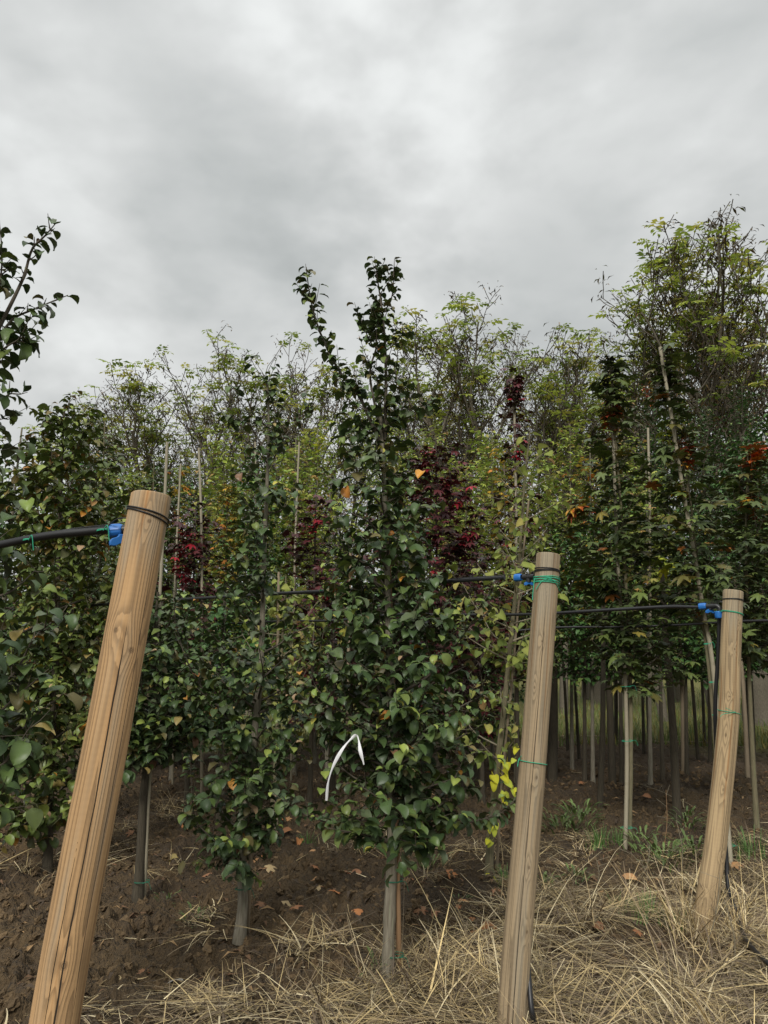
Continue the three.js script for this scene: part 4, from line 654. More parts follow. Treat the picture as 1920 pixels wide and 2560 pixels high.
// bare trunks between the middle and right posts: foot px, foot row, top px, thickness, cane
{
  const list = [[1380, 1956, 1382, 34, 0], [1500, 2027, 1508, 20, 0], [1420, 1880, 1400, 11, 0], [1448, 1903, 1425, 11, 0], [1532, 1965, 1512, 26, 0], [1610, 1890, 1598, 11, 0], [1622, 1862, 1608, 10, 0], [1694, 2060, 1662, 28, 0], [1710, 1942, 1698, 17, 1], [1745, 1902, 1715, 12, 0], [1762, 1868, 1745, 11, 0], [1870, 1952, 1845, 16, 1], [1882, 1905, 1865, 22, 0], [1540, 1862, 1536, 14, 0], [1345, 1890, 1345, 16, 0], [1160, 1985, 1162, 26, 0], [1190, 1960, 1190, 20, 0], [830, 1985, 832, 22, 0], [1000, 1960, 1000, 18, 0], [385, 1920, 388, 20, 0]];
  const pos = ['thick dark trunk just right of the middle post', 'slim bare trunk with its foot in green weeds', 'thin bare stem, second to the right of the middle post', 'thin bare stem with a slight lean, third from the middle post', 'dark trunk immediately left of the pale cane', 'thin stem standing just right of the pale cane', 'thinner farther stem right of the pale cane', 'stout leaning trunk midway between the cane and the farthest post', 'jointed stem right of the stout leaning trunk', 'thin leaning stem left of the tilted cane', 'farthest thin stem by the tilted cane', 'pale jointed cane right of the farthest post', 'dark trunk close by the right edge', 'faint thin stem behind the pale cane', 'thin stem seen at the left side of the middle post', 'shaded stem right of the central crown foot', 'darker stem beside the slender tree', 'shaded stem left of the white ribbon', 'shaded stem hidden low behind the central tree', 'short pale stake between nearest post and staked tree'];
  list.forEach(([px, py, tx, th, cane], i) => {
    const b = G(px, py), d = -b.z; onGround(b); const r = th / F * d / 2 * .72, top = P(tx, 1560, d), t = thing('bare_trunk', pos[i], 'tree trunk', b);
    const pts = spline([V(0, 0, 0), top.clone().sub(b).multiplyScalar(.5).add(V(.01, 0, .01)), top.clone().sub(b), top.clone().sub(b).multiplyScalar(1.3)], 30);
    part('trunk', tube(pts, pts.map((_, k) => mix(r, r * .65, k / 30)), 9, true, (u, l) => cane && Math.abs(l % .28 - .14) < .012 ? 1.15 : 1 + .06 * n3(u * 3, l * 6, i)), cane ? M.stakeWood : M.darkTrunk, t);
    const br = tube(spline([top.clone().sub(b), top.clone().sub(b).add(V(.12, .25, .05)), top.clone().sub(b).add(V(.3, .6, .1))], 6), [r * .5, r * .45, r * .4, r * .3, r * .25, r * .2, r * .1], 5, false); if (!cane && i < 14) part('branch', br, M.branch, t);
  });
}
// ---------------------------------------------------------------- stakes and canes
function stake(pts, r, mat, label, bamboo, name) {
  const b = pts[0].clone(), t = thing(name ?? (bamboo ? 'bamboo_cane' : 'tree_stake'), label, bamboo ? 'cane' : 'stake', b), ps = spline(pts.map(p => p.clone().sub(b)), 90);
  part('shaft', tube(ps, ps.map((_, k) => r * mix(1, .75, k / 90)), 12, true, bamboo ? (u, l) => 1 + .1 * Math.exp(-(((l % .27) - .135) ** 2) / .00008) : (u, l) => 1 + .03 * n3(u * 4, l * 9, r * 900)), mat, t); return { t, ps, b };
}
const gp = (px, py) => onGround(G(px, py));
function tie(px, py, d, r1, label, loose = 1, mat = M.darkTwine) { // a green tie round stem and stake
  const c = P(px, py, d), gs = []; for (let k = 0; k < 2; k++) { const o = []; for (let i = 0; i <= 28; i++) { const a = i / 28 * 6.283; o.push(c.clone().add(V(Math.cos(a) * r1, .004 * k + .004 * Math.sin(a + k * 2), Math.sin(a) * r1 * .75))); } gs.push(tube(o, .0016, 5)); }
  if (loose) gs.push(tube(spline([c.clone().add(V(r1 * .3, 0, r1 * .75)), c.clone().add(V(r1 * 1.2, .012, r1 + .01)), c.clone().add(V(r1 * 1.6, -.03, r1 + .005))], 8), .0014, 5));
  single('green_tie', mergeGeometries(gs), mat, label, 'tie');
}
stake([gp(998, 2462), P(996, 2300, 3.74), P(992, 2100, 3.76), P(982, 1700, 3.78), P(972, 1400, 3.78), P(962, 1170, 3.78)], .0125, M.tanStake, 'reddish brown stake tied against the central tree stem');
stake([gp(618, 2345), P(624, 2200, 4.3), P(632, 2050, 4.32), P(652, 1650, 4.34), P(664, 1300, 4.34), P(672, 1120, 4.34)], .0115, M.stakeWood, 'grey stake beside the stem of the staked tree left of centre');
stake([gp(360, 2255), P(364, 2150, 4.98), P(368, 2050, 4.99), P(380, 1850, 5), P(396, 1550, 5), P(407, 1350, 5), P(418, 1105, 5)], .013, M.bamboo, 'tall pale stake rising above the nearest post beside the short tree');
stake([gp(690, 2095), P(691, 1950, 6.85), P(694, 1700, 6.85), P(697, 1430, 6.9)], .017, M.stakeWood, 'pale weathered stake left of the white ribbon');
stake([gp(1562, 2128), P(1567, 1900, 6.3), P(1563, 1700, 6.3), P(1550, 1500, 6.32), P(1540, 1300, 6.34), P(1535, 1150, 6.36), P(1530, 940, 6.38)], .0165, M.bamboo, 'pale upright bamboo cane of the green maple right of the middle post', true);
stake([gp(1828, 2178), P(1818, 2050, 5.95), P(1795, 1800, 5.95), P(1776, 1620, 5.95), P(1757, 1520, 5.95), P(1738, 1400, 5.95), P(1710, 1240, 5.95), P(1680, 1050, 5.95), P(1650, 868, 5.95)], .018, M.bamboo, 'long tilted bamboo cane passing behind the elbow valve', true);
stake([gp(728, 1960), P(735, 1500, 8.4), P(740, 1300, 8.4), P(748, 1105, 8.4)], .014, M.bamboo, 'thin pale cane just left of the central crown', true);
stake([gp(1240, 2190), P(1247, 2080, 5.5), P(1254, 1950, 5.5), P(1275, 1750, 5.5), P(1306, 1400, 5.5), P(1322, 1250, 5.5)], .010, M.stakeWood, 'thin grey stake against the slender heart-leaved tree');
stake([gp(505, 1990), P(505, 1600, 8), P(503, 1300, 8), P(497, 1120, 8)], .016, M.bamboo, 'pale cane standing in the purple maple right of the nearest post', true);
stake([gp(432, 1960), P(436, 1500, 8.8), P(443, 1330, 8.8), P(452, 1160, 8.8)], .014, M.bamboo, 'thin pale cane beside the golden tree over the nearest post', true);
stake([gp(1288, 1960), P(1290, 1500, 8.55), P(1290, 1250, 8.55), P(1284, 940, 8.55)], .018, M.bamboo, 'grey cane inside the blackish maple spire', true);
stake([gp(1625, 1950), P(1625, 1500, 8.9), P(1624, 1250, 8.9), P(1620, 1070, 8.9)], .018, M.bamboo, 'pale cane among the yellow leaves right of the caned maple', true);
stake([gp(638, 1950), P(640, 1500, 9), P(640, 1250, 9), P(638, 1105, 9)], .015, M.bamboo, 'pale cane left of the staked tree top', true);
stake([gp(865, 2010), P(870, 1700, 7.6), P(985, 1330, 7.6), P(988, 1250, 7.6)].slice(0, 2).concat([P(874, 1500, 7.6), P(876, 1380, 7.6)]), .017, M.stakeWood, 'short brown stake low behind the white ribbon');
tie(985, 2390, 3.72, .042, 'green tie low on the central tree and its stake');
tie(985, 2203, 3.72, .040, 'upper green tie on the central tree stem, with loose ends');
tie(608, 2222, 4.28, .042, 'green tie on the staked tree left of centre');
tie(355, 2205, 4.95, .045, 'dark tie on the short tree right of the nearest post');
tie(1566, 2070, 6.3, .045, 'lowest green tie on the pale bamboo cane', 1, M.twine);
tie(1568, 1853, 6.28, .042, 'middle green tie on the pale bamboo cane', 1, M.twine);
tie(1565, 1717, 6.28, .042, 'green tie just below the caned maple crown', 1, M.twine);
tie(1562, 1522, 6.28, .034, 'green tie where the hose meets the pale cane', 1, M.twine);
tie(1790, 1788, 5.93, .028, 'lower green tie on the tilted cane', 1, M.twine);
tie(1781, 1706, 5.93, .026, 'middle green tie on the tilted cane', 1, M.twine);
tie(1768, 1610, 5.93, .026, 'green tie on the tilted cane below the elbow valve', 1, M.twine);
tie(1826, 2115, 5.93, .03, 'green tie at the foot of the tilted cane', 1, M.twine);
tie(1246, 1956, 5.45, .036, 'green tie on the slender tree beside the yellow sprout');
tie(396, 1495, 5.0, .02, 'green tie on the tall pale stake above the hose', 0, M.twine);
tie(1107, 1455, rowPoint(1107, 1.9, bM).z * -1, .014, 'small green tie on the hose right of the central tree', 0);
tie(805, 1477, rowPoint(805, 1.9, bM).z * -1, .014, 'small green tie on the hose left of the central tree', 0);
tie(72, 1352, 2.14, .0155, 'small green tie on the thick hose at the left edge', 1, M.twine);
tie(258, 1328, 2.1, .0165, 'green tie on the thick hose next to the blue valve', 1, M.twine);
{ // white marking ribbon
  const pts = spline([P(816, 2002, 3.23), P(822, 1955, 3.22), P(836, 1908, 3.22), P(858, 1868, 3.22), P(878, 1848, 3.24), P(890, 1840, 3.25), P(896, 1852, 3.24), P(901, 1880, 3.22), P(908, 1912, 3.22)], 60), pos = [], col = [], idx = [];
  pts.forEach((p, i) => { const T = pts[Math.min(60, i + 1)].clone().sub(pts[Math.max(0, i - 1)]).normalize(), tw = .5 * Math.sin(i * .22) + (i > 36 ? .5 : 0), n = V(0, 0, 1).applyAxisAngle(T, tw), w = T.clone().cross(n).normalize(), hw = .0075 * (.7 + .3 * Math.sin(i * .37 + 1)) * (i < 6 ? .6 + .07 * i : 1); for (const s of [-1, 0, 1]) { const q = p.clone().addScaledVector(w, hw * s).addScaledVector(n, s ? -.004 : 0); pos.push(q.x, q.y, q.z); col.push(1, 1, 1); } if (i) for (let k = 0; k < 2; k++) { const a = (i - 1) * 3 + k; idx.push(a, a + 3, a + 1, a + 1, a + 3, a + 4); } });
  single('marking_ribbon', fin(pos, col, idx), M.ribbon, 'white ribbon hanging folded over a twig of the central tree', 'ribbon');
}

// ---------------------------------------------------------------- walnut trees beyond the nursery
function walnutProto(seed, H, spread) {
  const r = rng(seed), wood = [], thin = [], lv = [], dry = [];
  const limb = (p, d, len, rad, lvl) => {
    const n = 6, pts = [p.clone()], dir = d.clone(); for (let i = 0; i < n; i++) { dir.addScaledVector(sph(r), .16).add(V(0, .05, 0)).normalize(); pts.push(pts[i].clone().addScaledVector(dir, len / n)); }
    (lvl < 2 ? wood : thin).push(tube(pts, pts.map((_, i) => Math.max(.0085, mix(rad, rad * .35, i / n))), lvl < 2 ? 6 : 3, false));
    if (lvl >= 2) for (let k = 0; k < (lvl === 3 ? 5 : 3); k++) { const i = 1 + Math.floor(r() * n), q = pts[i], hi = q.y / H, green = smooth(.45, .95, hi + .35 * (Math.hypot(q.x, q.z) / spread) - .25 + .5 * fbm(q.x * .6 + seed, q.y * .6, q.z * .6, 2)); if (r() < green * .015) lv.push([q.clone(), V(r() - .5, .1, r() - .5)]); if (r() > green * .5) { dry.push(q.clone().addScaledVector(sph(r), .12)); if (r() < .5) dry.push(q.clone().addScaledVector(sph(r), .2)); } }
    if (lvl === 3) { const out = pts[n].y / H + .3 * Math.hypot(pts[n].x, pts[n].z) / spread; if (r() < .30 * smooth(.74, 1.1, out) + .01 + .16 * smooth(.1, .5, fbm(pts[n].x * .7, pts[n].y * .5, pts[n].z * .7 + seed, 2))) { const m = 2 + Math.floor(r() * 3), q = r() * 6; for (let k = 0; k < m; k++) { const a = q + k * 2.4; lv.push([pts[n].clone().add(V(0, -.03 * k, 0)), V(Math.cos(a), .5 * r() - .1, Math.sin(a))]); } } else if (r() < .85) for (let k = 0; k < 4; k++) dry.push(pts[n - k].clone().addScaledVector(sph(r), .07)); return; }
    const kids = lvl === 0 ? 13 : lvl === 1 ? 6 : 4;
    for (let k = 0; k < kids; k++) { const t = lvl === 0 ? .22 + .78 * (k + r()) / kids : .25 + .75 * (k + r()) / kids, e = Math.min(n - .001, t * n), i = Math.floor(e), q = pts[i].clone().lerp(pts[i + 1], e - i), az = k * 2.4 + r(); const T = pts[i + 1].clone().sub(pts[i]).normalize(), dd = T.multiplyScalar(lvl === 0 ? .55 : .65).add(V(Math.cos(az) * (lvl ? .9 : .6), lvl === 0 ? .75 : .35 + .4 * r(), Math.sin(az) * (lvl ? .9 : .6)).multiplyScalar(.75)).normalize(); limb(q, dd, lvl === 0 ? spread * (1.5 - .65 * t) * (.8 + .4 * r()) : len * (.42 + .25 * r()) * (1.1 - .3 * t), rad * (lvl === 0 ? .45 * (1.2 - .6 * t) : .42), lvl + 1); }
  };
  limb(V(0, 0, 0), V(0, 1, 0), H * .86, .11, 0);
  return { wood: merge(wood), thin: merge(thin), lv, dry };
}
const walnutBark = M.oldBark;
function walnutGroup(seed, H, spread) {
  const p = walnutProto(seed, H, spread), g = new THREE.Group(), top = p.lv.map(e => e[0].y).sort((a, b) => b - a); g.userData.tall = top[4] + .1; const r = rng(seed + 5), M4 = new THREE.Matrix4(), c = new THREE.Color();
  g.add(...[['trunk', p.wood, M.oldBark]].map(([n, q, m]) => { const x = shade(new THREE.Mesh(q, m)); x.name = n; return x; }));
  const tw = shade(new THREE.Mesh(p.thin, M.greyBranch)); tw.name = 'twigs'; tag(tw, null, null, null, 'stuff'); g.add(tw);
  const fill = (name, geo, list, size, pal, through) => { const im = shade(new THREE.InstancedMesh(geo, instMat(through), list.length)); im.name = name; tag(im, null, null, null, 'stuff'); list.forEach((e, i) => { const a = r() * 6.283, s = size * (.6 + .7 * r()), q = e[0] ?? e, dd = e[1] ?? V(Math.cos(a), -.1 - .7 * r(), Math.sin(a)); M4.compose(q, qFrom(dd, V(0, 1, 0).addScaledVector(sph(r), .5)), V(s, s, s)); im.setMatrixAt(i, M4); const k = pick(r, pal), j = .75 + .5 * r(); im.setColorAt(i, c.setRGB(k[0] * j, k[1] * j, k[2] * j)); }); g.add(im); };
  fill('foliage', GEO.compound[0], p.lv, .30, PAL.walnut, .45); fill('dry_leaves', GEO.dry[0], p.dry, .125, PAL.dry, .15);
  return g;
}
{
  const protos = [walnutGroup(5, 9, 2.3), walnutGroup(6, 9, 2.0), walnutGroup(7, 9, 2.5)];
  // px, top row, distance, prototype, turn, label
  const list = [
    [1700, 585, 16, 0, .3, 'tall thin-crowned walnut tree right of the caned maple, its top high in the sky'], [1870, 545, 16.5, 1, 1.2, 'tallest walnut tree, at the right edge of the skyline'], [1590, 730, 18, 2, 2.2, 'walnut tree on the left shoulder of the tall right-hand group'], [1500, 900, 21, 1, 4, 'lower walnut tree in the dip left of the tall right-hand group'],
    [1240, 775, 19, 0, 3.1, 'walnut tree with the highest top between the centre and the dip in the skyline'], [1100, 840, 20, 1, 2.4, 'broad walnut tree just right of the central forked shoots'], [1370, 850, 20, 2, .9, 'walnut tree at the right end of the central skyline group'], [1000, 900, 23, 2, 5.1, 'walnut tree behind the central tree crown'],
    [650, 850, 20, 2, 1.7, 'walnut tree whose rounded top stands left of the forked shoots'], [545, 920, 21, 0, 4.4, 'walnut tree with a slim top left of the rounded one'], [310, 950, 21, 1, 3.6, 'walnut tree over the nearest post'], [420, 985, 22, 2, .2, 'low walnut tree in the gap right of the nearest post'], [790, 960, 24, 0, 2.9, 'faint walnut tree in the gap left of the central crown'], [180, 1040, 23, 0, 5.6, 'walnut tree mostly hidden at the left edge'],
    [1770, 640, 18, 2, 5.5, 'walnut tree squeezed between the two tallest crowns, mostly bare twigs'], [1320, 880, 22, 1, 3.9, 'slim walnut tree filling in right of the highest central top'], [1170, 820, 22, 2, 1.9, 'slim walnut tree filling in left of the highest central top'], [1450, 930, 24, 2, .4, 'walnut tree at the lowest point of the skyline dip'], [700, 900, 22, 1, 5.0, 'slim walnut tree right of the rounded left-hand top'], [240, 985, 22, 2, 2.7, 'walnut tree at the left end of the walnut skyline'],
    [1800, 800, 21, 2, 2.0, 'walnut tree filling between the two tallest at the right'], [1180, 960, 26, 1, 1.0, 'farther walnut tree low in the central group'], [880, 1010, 27, 2, 4.2, 'farther walnut tree low behind the central crown'], [600, 1020, 27, 1, 2.2, 'farther walnut tree low at the left of centre'], [1440, 985, 26, 0, 3.3, 'farther walnut tree low in the skyline dip'], [1640, 900, 25, 1, .6, 'farther walnut tree behind the tall right-hand group'],
  ];
  list.forEach(([px, py, d, k, a, label]) => { const t = protos[k].clone(), tall = protos[k].userData.tall; t.name = numbered('walnut_tree'); const x = P(px, py, d).x, h = P(px, py, d).y; t.position.set(x, gh(x, -d) - .05, -d); t.rotation.y = a; const s = (h - gh(x, -d)) / tall; t.scale.set(Math.max(.95, s * 1.12), s, Math.max(.95, s * 1.12)); t.userData = {}; tag(t, label, 'tree', null); scene.add(t); });
}
{ // the wood that closes the view behind the orchard
  const r = rng(91), N = 16000, im = shade(new THREE.InstancedMesh(GEO.compound[1], instMat(.2), N)); im.name = 'distant_woodland'; tag(im, 'dim mass of woodland closing the view far behind the walnut trees', null, null, 'stuff');
  const M4 = new THREE.Matrix4(), c = new THREE.Color(); for (let i = 0; i < N; i++) { const x = (r() - .5) * 90, top = 5 + 1.6 * fbm(x * .16, 3, 1, 3), y = r() * top, z = -44 - r() * 5, s = .7 + .6 * r(); M4.compose(V(x, y + gh(x, z), z), qFrom(sph(r).add(V(0, -.3, .3)), V(0, 1, .3).addScaledVector(sph(r), .6)), V(s, s, s)); im.setMatrixAt(i, M4); const k = pick(r, r() < .7 ? PAL.dark : PAL.dry); im.setColorAt(i, c.setRGB(k[0], k[1], k[2])); } scene.add(im);
}
{ // old thick trunks on the grass
  const list = [[1908, 1812, 58, 'broad old trunk with rough pale bark at the right edge'], [1466, 1752, 19, 'pale old trunk on the grass right of the middle post'], [1624, 1742, 20, 'pale old trunk on the grass right of the pale cane'], [1770, 1738, 16, 'pale old trunk seen past the tilted cane'], [1560, 1730, 12, 'thin far trunk on the grass behind the pale cane']];
  list.forEach(([px, py, th, label], i) => { const b = onGround(G(px, py)), d = -b.z, r = th / F * d / 2, t = thing('old_trunk', label, 'tree trunk', b), pts = spline([V(0, 0, 0), V(0, 1, 0), V(.05, 2.2, 0), V(.1, 3.4, 0)], 30); part('trunk', tube(pts, pts.map((_, k) => r * mix(1, .75, k / 30)), 20, true, (u, l) => 1 + .12 * n3(Math.cos(u * 6.283) * 2.2, l * 2 + i, Math.sin(u * 6.283) * 2.2) + .3 * Math.exp(-l * 5)), M.oldBark, t); });
}

// ---------------------------------------------------------------- ground cover
function bladeGeo(seed, L, w, bend, n = 4) { const r = rng(seed), pos = [], col = [], idx = []; let a = 1.2, y = 0, z = 0, x = 0, tw = (r() - .5) * .8; for (let i = 0; i <= n; i++) { const t = i / n, hw = w * (1 - .75 * t) * .5; pos.push(x - hw, y, z, x, y + hw * .6, z, x + hw, y, z); for (let k = 0; k < 3; k++) col.push(1, 1, 1); if (i) { const p = (i - 1) * 3; idx.push(p, p + 3, p + 1, p + 1, p + 3, p + 4, p + 1, p + 4, p + 2, p + 2, p + 4, p + 5); } y += L / n * Math.sin(a); z += L / n * Math.cos(a); x += L / n * tw * .3 * t; a -= bend / n * (.6 + r() * .8); } return fin(pos, col, idx); }
const strawGeos = [bladeGeo(1, 1, .0055, .35), bladeGeo(2, 1, .0045, .8), bladeGeo(3, 1, .011, .25), bladeGeo(4, 1, .005, 1.4), bladeGeo(5, 1, .004, .15), (() => { const a = bladeGeo(6, .55, .006, .1, 2), b = bladeGeo(7, .45, .005, .1, 2); b.rotateX(1.1); b.rotateY(.5); b.translate(0, .51, .2); return mergeGeometries([a, b]); })()];
const strawMat = new THREE.MeshStandardMaterial({ color: 0xffffff, roughness: .75, side: THREE.DoubleSide, vertexColors: true });
const greenBladeMat = new THREE.MeshPhysicalMaterial({ color: 0xffffff, roughness: .6, side: THREE.DoubleSide, vertexColors: true, transmission: .25, thickness: 0 });
const strawPal = [[9, [.48, .37, .18]], [8, [.34, .255, .13]], [10, [.20, .15, .09]], [9, [.11, .08, .05]], [5, [.62, .52, .32]]];
{
  const r = rng(77), lists = strawGeos.map(() => []);
  const add = (x, z, lie, len, up = 0, tone = r()) => { const k = Math.floor(r() * 6); lists[k].push([x, z, lie, len, up, tone]); };
  // tussocks and thatch, by where the straw lies (photo px of the middle, spread in metres, tufts, blades per tuft, blade length)
  const zones = [[1500, 2480, 1.0, 46, 46, .34], [1750, 2480, .9, 42, 46, .36], [1650, 2340, .8, 38, 44, .34], [1880, 2300, .8, 34, 44, .32], [1430, 2330, .45, 20, 40, .28], [1420, 2240, .5, 14, 38, .26], [1480, 2120, .25, 6, 40, .22], [1100, 2530, .5, 26, 46, .34], [850, 2500, .55, 26, 46, .34], [620, 2500, .3, 9, 42, .26], [720, 2560, .5, 22, 44, .32], [1250, 2500, .35, 16, 44, .34], [540, 2330, .22, 3, 36, .16], [480, 2380, .18, 3, 36, .18], [400, 2040, .5, 16, 40, .24], [330, 2080, .4, 10, 36, .24], [60, 2180, .6, 14, 36, .28], [110, 2240, .3, 6, 34, .24], [300, 2200, .4, 8, 26, .24], [720, 2090, .5, 12, 30, .22], [880, 2120, .4, 9, 30, .2], [1060, 2170, .5, 12, 28, .22], [1300, 2160, .4, 10, 30, .22], [1350, 2420, .35, 14, 40, .3], [1900, 2180, .7, 20, 40, .28], [1760, 2330, .22, 12, 44, .44], [1320, 2560, .3, 14, 44, .34], [1850, 2560, .8, 30, 44, .34], [1560, 2600, .8, 30, 44, .34]];
  for (const [px, py, sp, tufts, per, len] of zones) { const c = G(px, py); for (let t = 0; t < tufts * .8; t++) { const a = r() * 6.283, q = Math.sqrt(r()) * sp, x = c.x + Math.cos(a) * q, z = c.z + Math.sin(a) * q, bare = fbm(x * 1.5, 4, z * 1.5, 3) < (py < 2360 ? -.04 : -.2), lean = r() * 6.283, flat = r(), tone = r(); if (bare) continue; for (let k = 0; k < per; k++) { const aa = lean + (r() - .5) * (flat < .6 ? 2.6 : 6.283); add(x + (r() - .5) * .16, z + (r() - .5) * .16, flat < .8 ? [aa, .9 + r() * .32] : [aa, .3 + r() * .7], len * (.4 + .8 * r() + (r() < .07 ? .7 : 0)), .005 + r() * .03, tone); } } }
  for (let i = 0; i < 9000; i++) { const x = (r() - .5) * 9, z = -2.2 - r() * 7; if (r() < straw(x, z) * .9 + .04) add(x, z, [r() * 6.283, 1.1 + r() * .2], .08 + .2 * r(), r() * .02); }
  for (let i = 0; i < 30000; i++) { const x = -2.6 + r() * 6.4, z = -2.3 - r() * 4.4; if (r() < straw(x, z) * 1.1 - .25) add(x, z, [r() * 6.283, 1.08 + r() * .2], .04 + .12 * r(), r() * .025); }
  { const c = G(1752, 2335); for (let i = 0; i < 330; i++) { const a = r() * 6.283, q = .05 + .17 * Math.sqrt(r()); add(c.x + Math.cos(a) * q, c.z + .1 + Math.sin(a) * q * .8, [r() * 6.283, r() * .75], .18 + .34 * r(), 0, .5 + .5 * r()); } }
  for (let i = 0; i < 900; i++) { const x = -3 + r() * 13, z = -9 - r() * 5; add(x, z, [r() * 6.283, 1.2 + r() * .3], .12 + .2 * r()); }
  const g = thing('dry_grass', 'tangled dry straw-coloured grass lying round the feet of the posts', null, null); g.userData.kind = 'stuff';
  const M4 = new THREE.Matrix4(), c = new THREE.Color(), e = new THREE.Euler();
  lists.forEach((L, k) => { const im = shade(new THREE.InstancedMesh(strawGeos[k], strawMat, L.length)); im.name = 'blades'; im.userData.kind = 'stuff'; L.forEach(([x, z, [az, tilt], len, up, tone], i) => { const q = new THREE.Quaternion().setFromEuler(e.set(tilt, 0, 0)), q2 = new THREE.Quaternion().setFromAxisAngle(V(0, 1, 0), az); M4.compose(V(x, gh(x, z) + up + (tilt > .9 ? .004 + r() * .03 : 0), z), q2.multiply(q).multiply(new THREE.Quaternion().setFromAxisAngle(V(0, 1, 0), (r() - .5) * .6)), V(.5 + .5 * r(), len, len)); im.setMatrixAt(i, M4); const p = pick(r, strawPal), j = (.75 + .5 * r()) * (.58 + .85 * tone); im.setColorAt(i, c.setRGB(p[0] * j, p[1] * j, p[2] * j)); }); g.add(im); });
}
{ // rough grass of the old orchard behind
  const r = rng(92), N = 26000, im = shade(new THREE.InstancedMesh(bladeGeo(32, 1, .09, 1.2, 2), greenBladeMat, N)); im.name = 'orchard_grass'; tag(im, 'short yellowish green grass under the walnut trees behind the bare trunks', null, null, 'stuff');
  const M4 = new THREE.Matrix4(), c = new THREE.Color(); for (let i = 0; i < N; i++) { const z = -13 - Math.pow(r(), 1.5) * 22, x = (r() - .42) * 1.5 * -z, a = r() * 6.283, s = .1 + .14 * r(); M4.compose(V(x, gh(x, z) - .01, z), qFrom(V(Math.cos(a), .5 + r(), Math.sin(a)), V(-Math.cos(a), .6, -Math.sin(a))), V(s * 1.3, s, s)); im.setMatrixAt(i, M4); const k = .6 + .7 * r(), y = r() < .3; im.setColorAt(i, c.setRGB((y ? .25 : .14) * k, (y ? .21 : .19) * k, .045 * k)); } scene.add(im);
}
{ // soil crumbs
  const r = rng(55), geo = new THREE.IcosahedronGeometry(1, 2).toNonIndexed(), p = geo.attributes.position; for (let i = 0; i < p.count; i++) { const x = p.getX(i), y = p.getY(i), z = p.getZ(i), s = 1 + 1.0 * n3(x * 1.3, y * 1.3, z * 1.3) + .6 * n3(x * 3, y * 3, z * 3); p.setXYZ(i, x * s, y * s * .7, z * s); } geo.computeVertexNormals();
  const N = 14000, im = shade(new THREE.InstancedMesh(geo, new THREE.MeshStandardMaterial({ roughness: 1 }), N)); im.name = 'soil_clods'; tag(im, 'crumbly clods of brown soil scattered over the tilled ground', null, null, 'stuff');
  const M4 = new THREE.Matrix4(), c = new THREE.Color(), e = new THREE.Euler(); for (let i = 0; i < N; i++) { const z = -2.2 - Math.pow(r(), 1.3) * 8, x = (r() - .5) * 1.2 * -z, s = (.004 + .022 * Math.pow(r(), 3)) * (1 - .5 * straw(x, z)); M4.compose(V(x, gh(x, z) + s * .2, z), new THREE.Quaternion().setFromEuler(e.set(r() * 6, r() * 6, r() * 6)), V(s * (.8 + .6 * r()), s, s)); im.setMatrixAt(i, M4); const k = .75 + .6 * r(); im.setColorAt(i, c.setRGB(.105 * k, .07 * k, .035 * k)); } scene.add(im);
}
{ // small dark litter
  const r = rng(56), N = 7000, im = shade(new THREE.InstancedMesh(GEO.dry[1], new THREE.MeshStandardMaterial({ roughness: .95, side: THREE.DoubleSide }), N)); im.name = 'leaf_litter'; tag(im, 'small dark bits of old leaves and stems strewn over the soil', null, null, 'stuff');
  const M4 = new THREE.Matrix4(), c = new THREE.Color(); for (let i = 0; i < N; i++) { const z = -3 - Math.pow(r(), .8) * 11, x = (r() - .5) * 1.25 * -z, a = r() * 6.283, s = .03 + .07 * r(); M4.compose(V(x, gh(x, z) + .006, z), qFrom(V(Math.cos(a), (r() - .5) * .4, Math.sin(a)), V(0, 1, 0).addScaledVector(sph(r), .5)), V(s * (.4 + r()), s, s)); im.setMatrixAt(i, M4); const k = r(), q = k < .12 ? [.3, .19, .09] : k < .4 ? [.15, .085, .045] : [.065, .045, .028]; im.setColorAt(i, c.setRGB(q[0], q[1], q[2])); } scene.add(im);
}
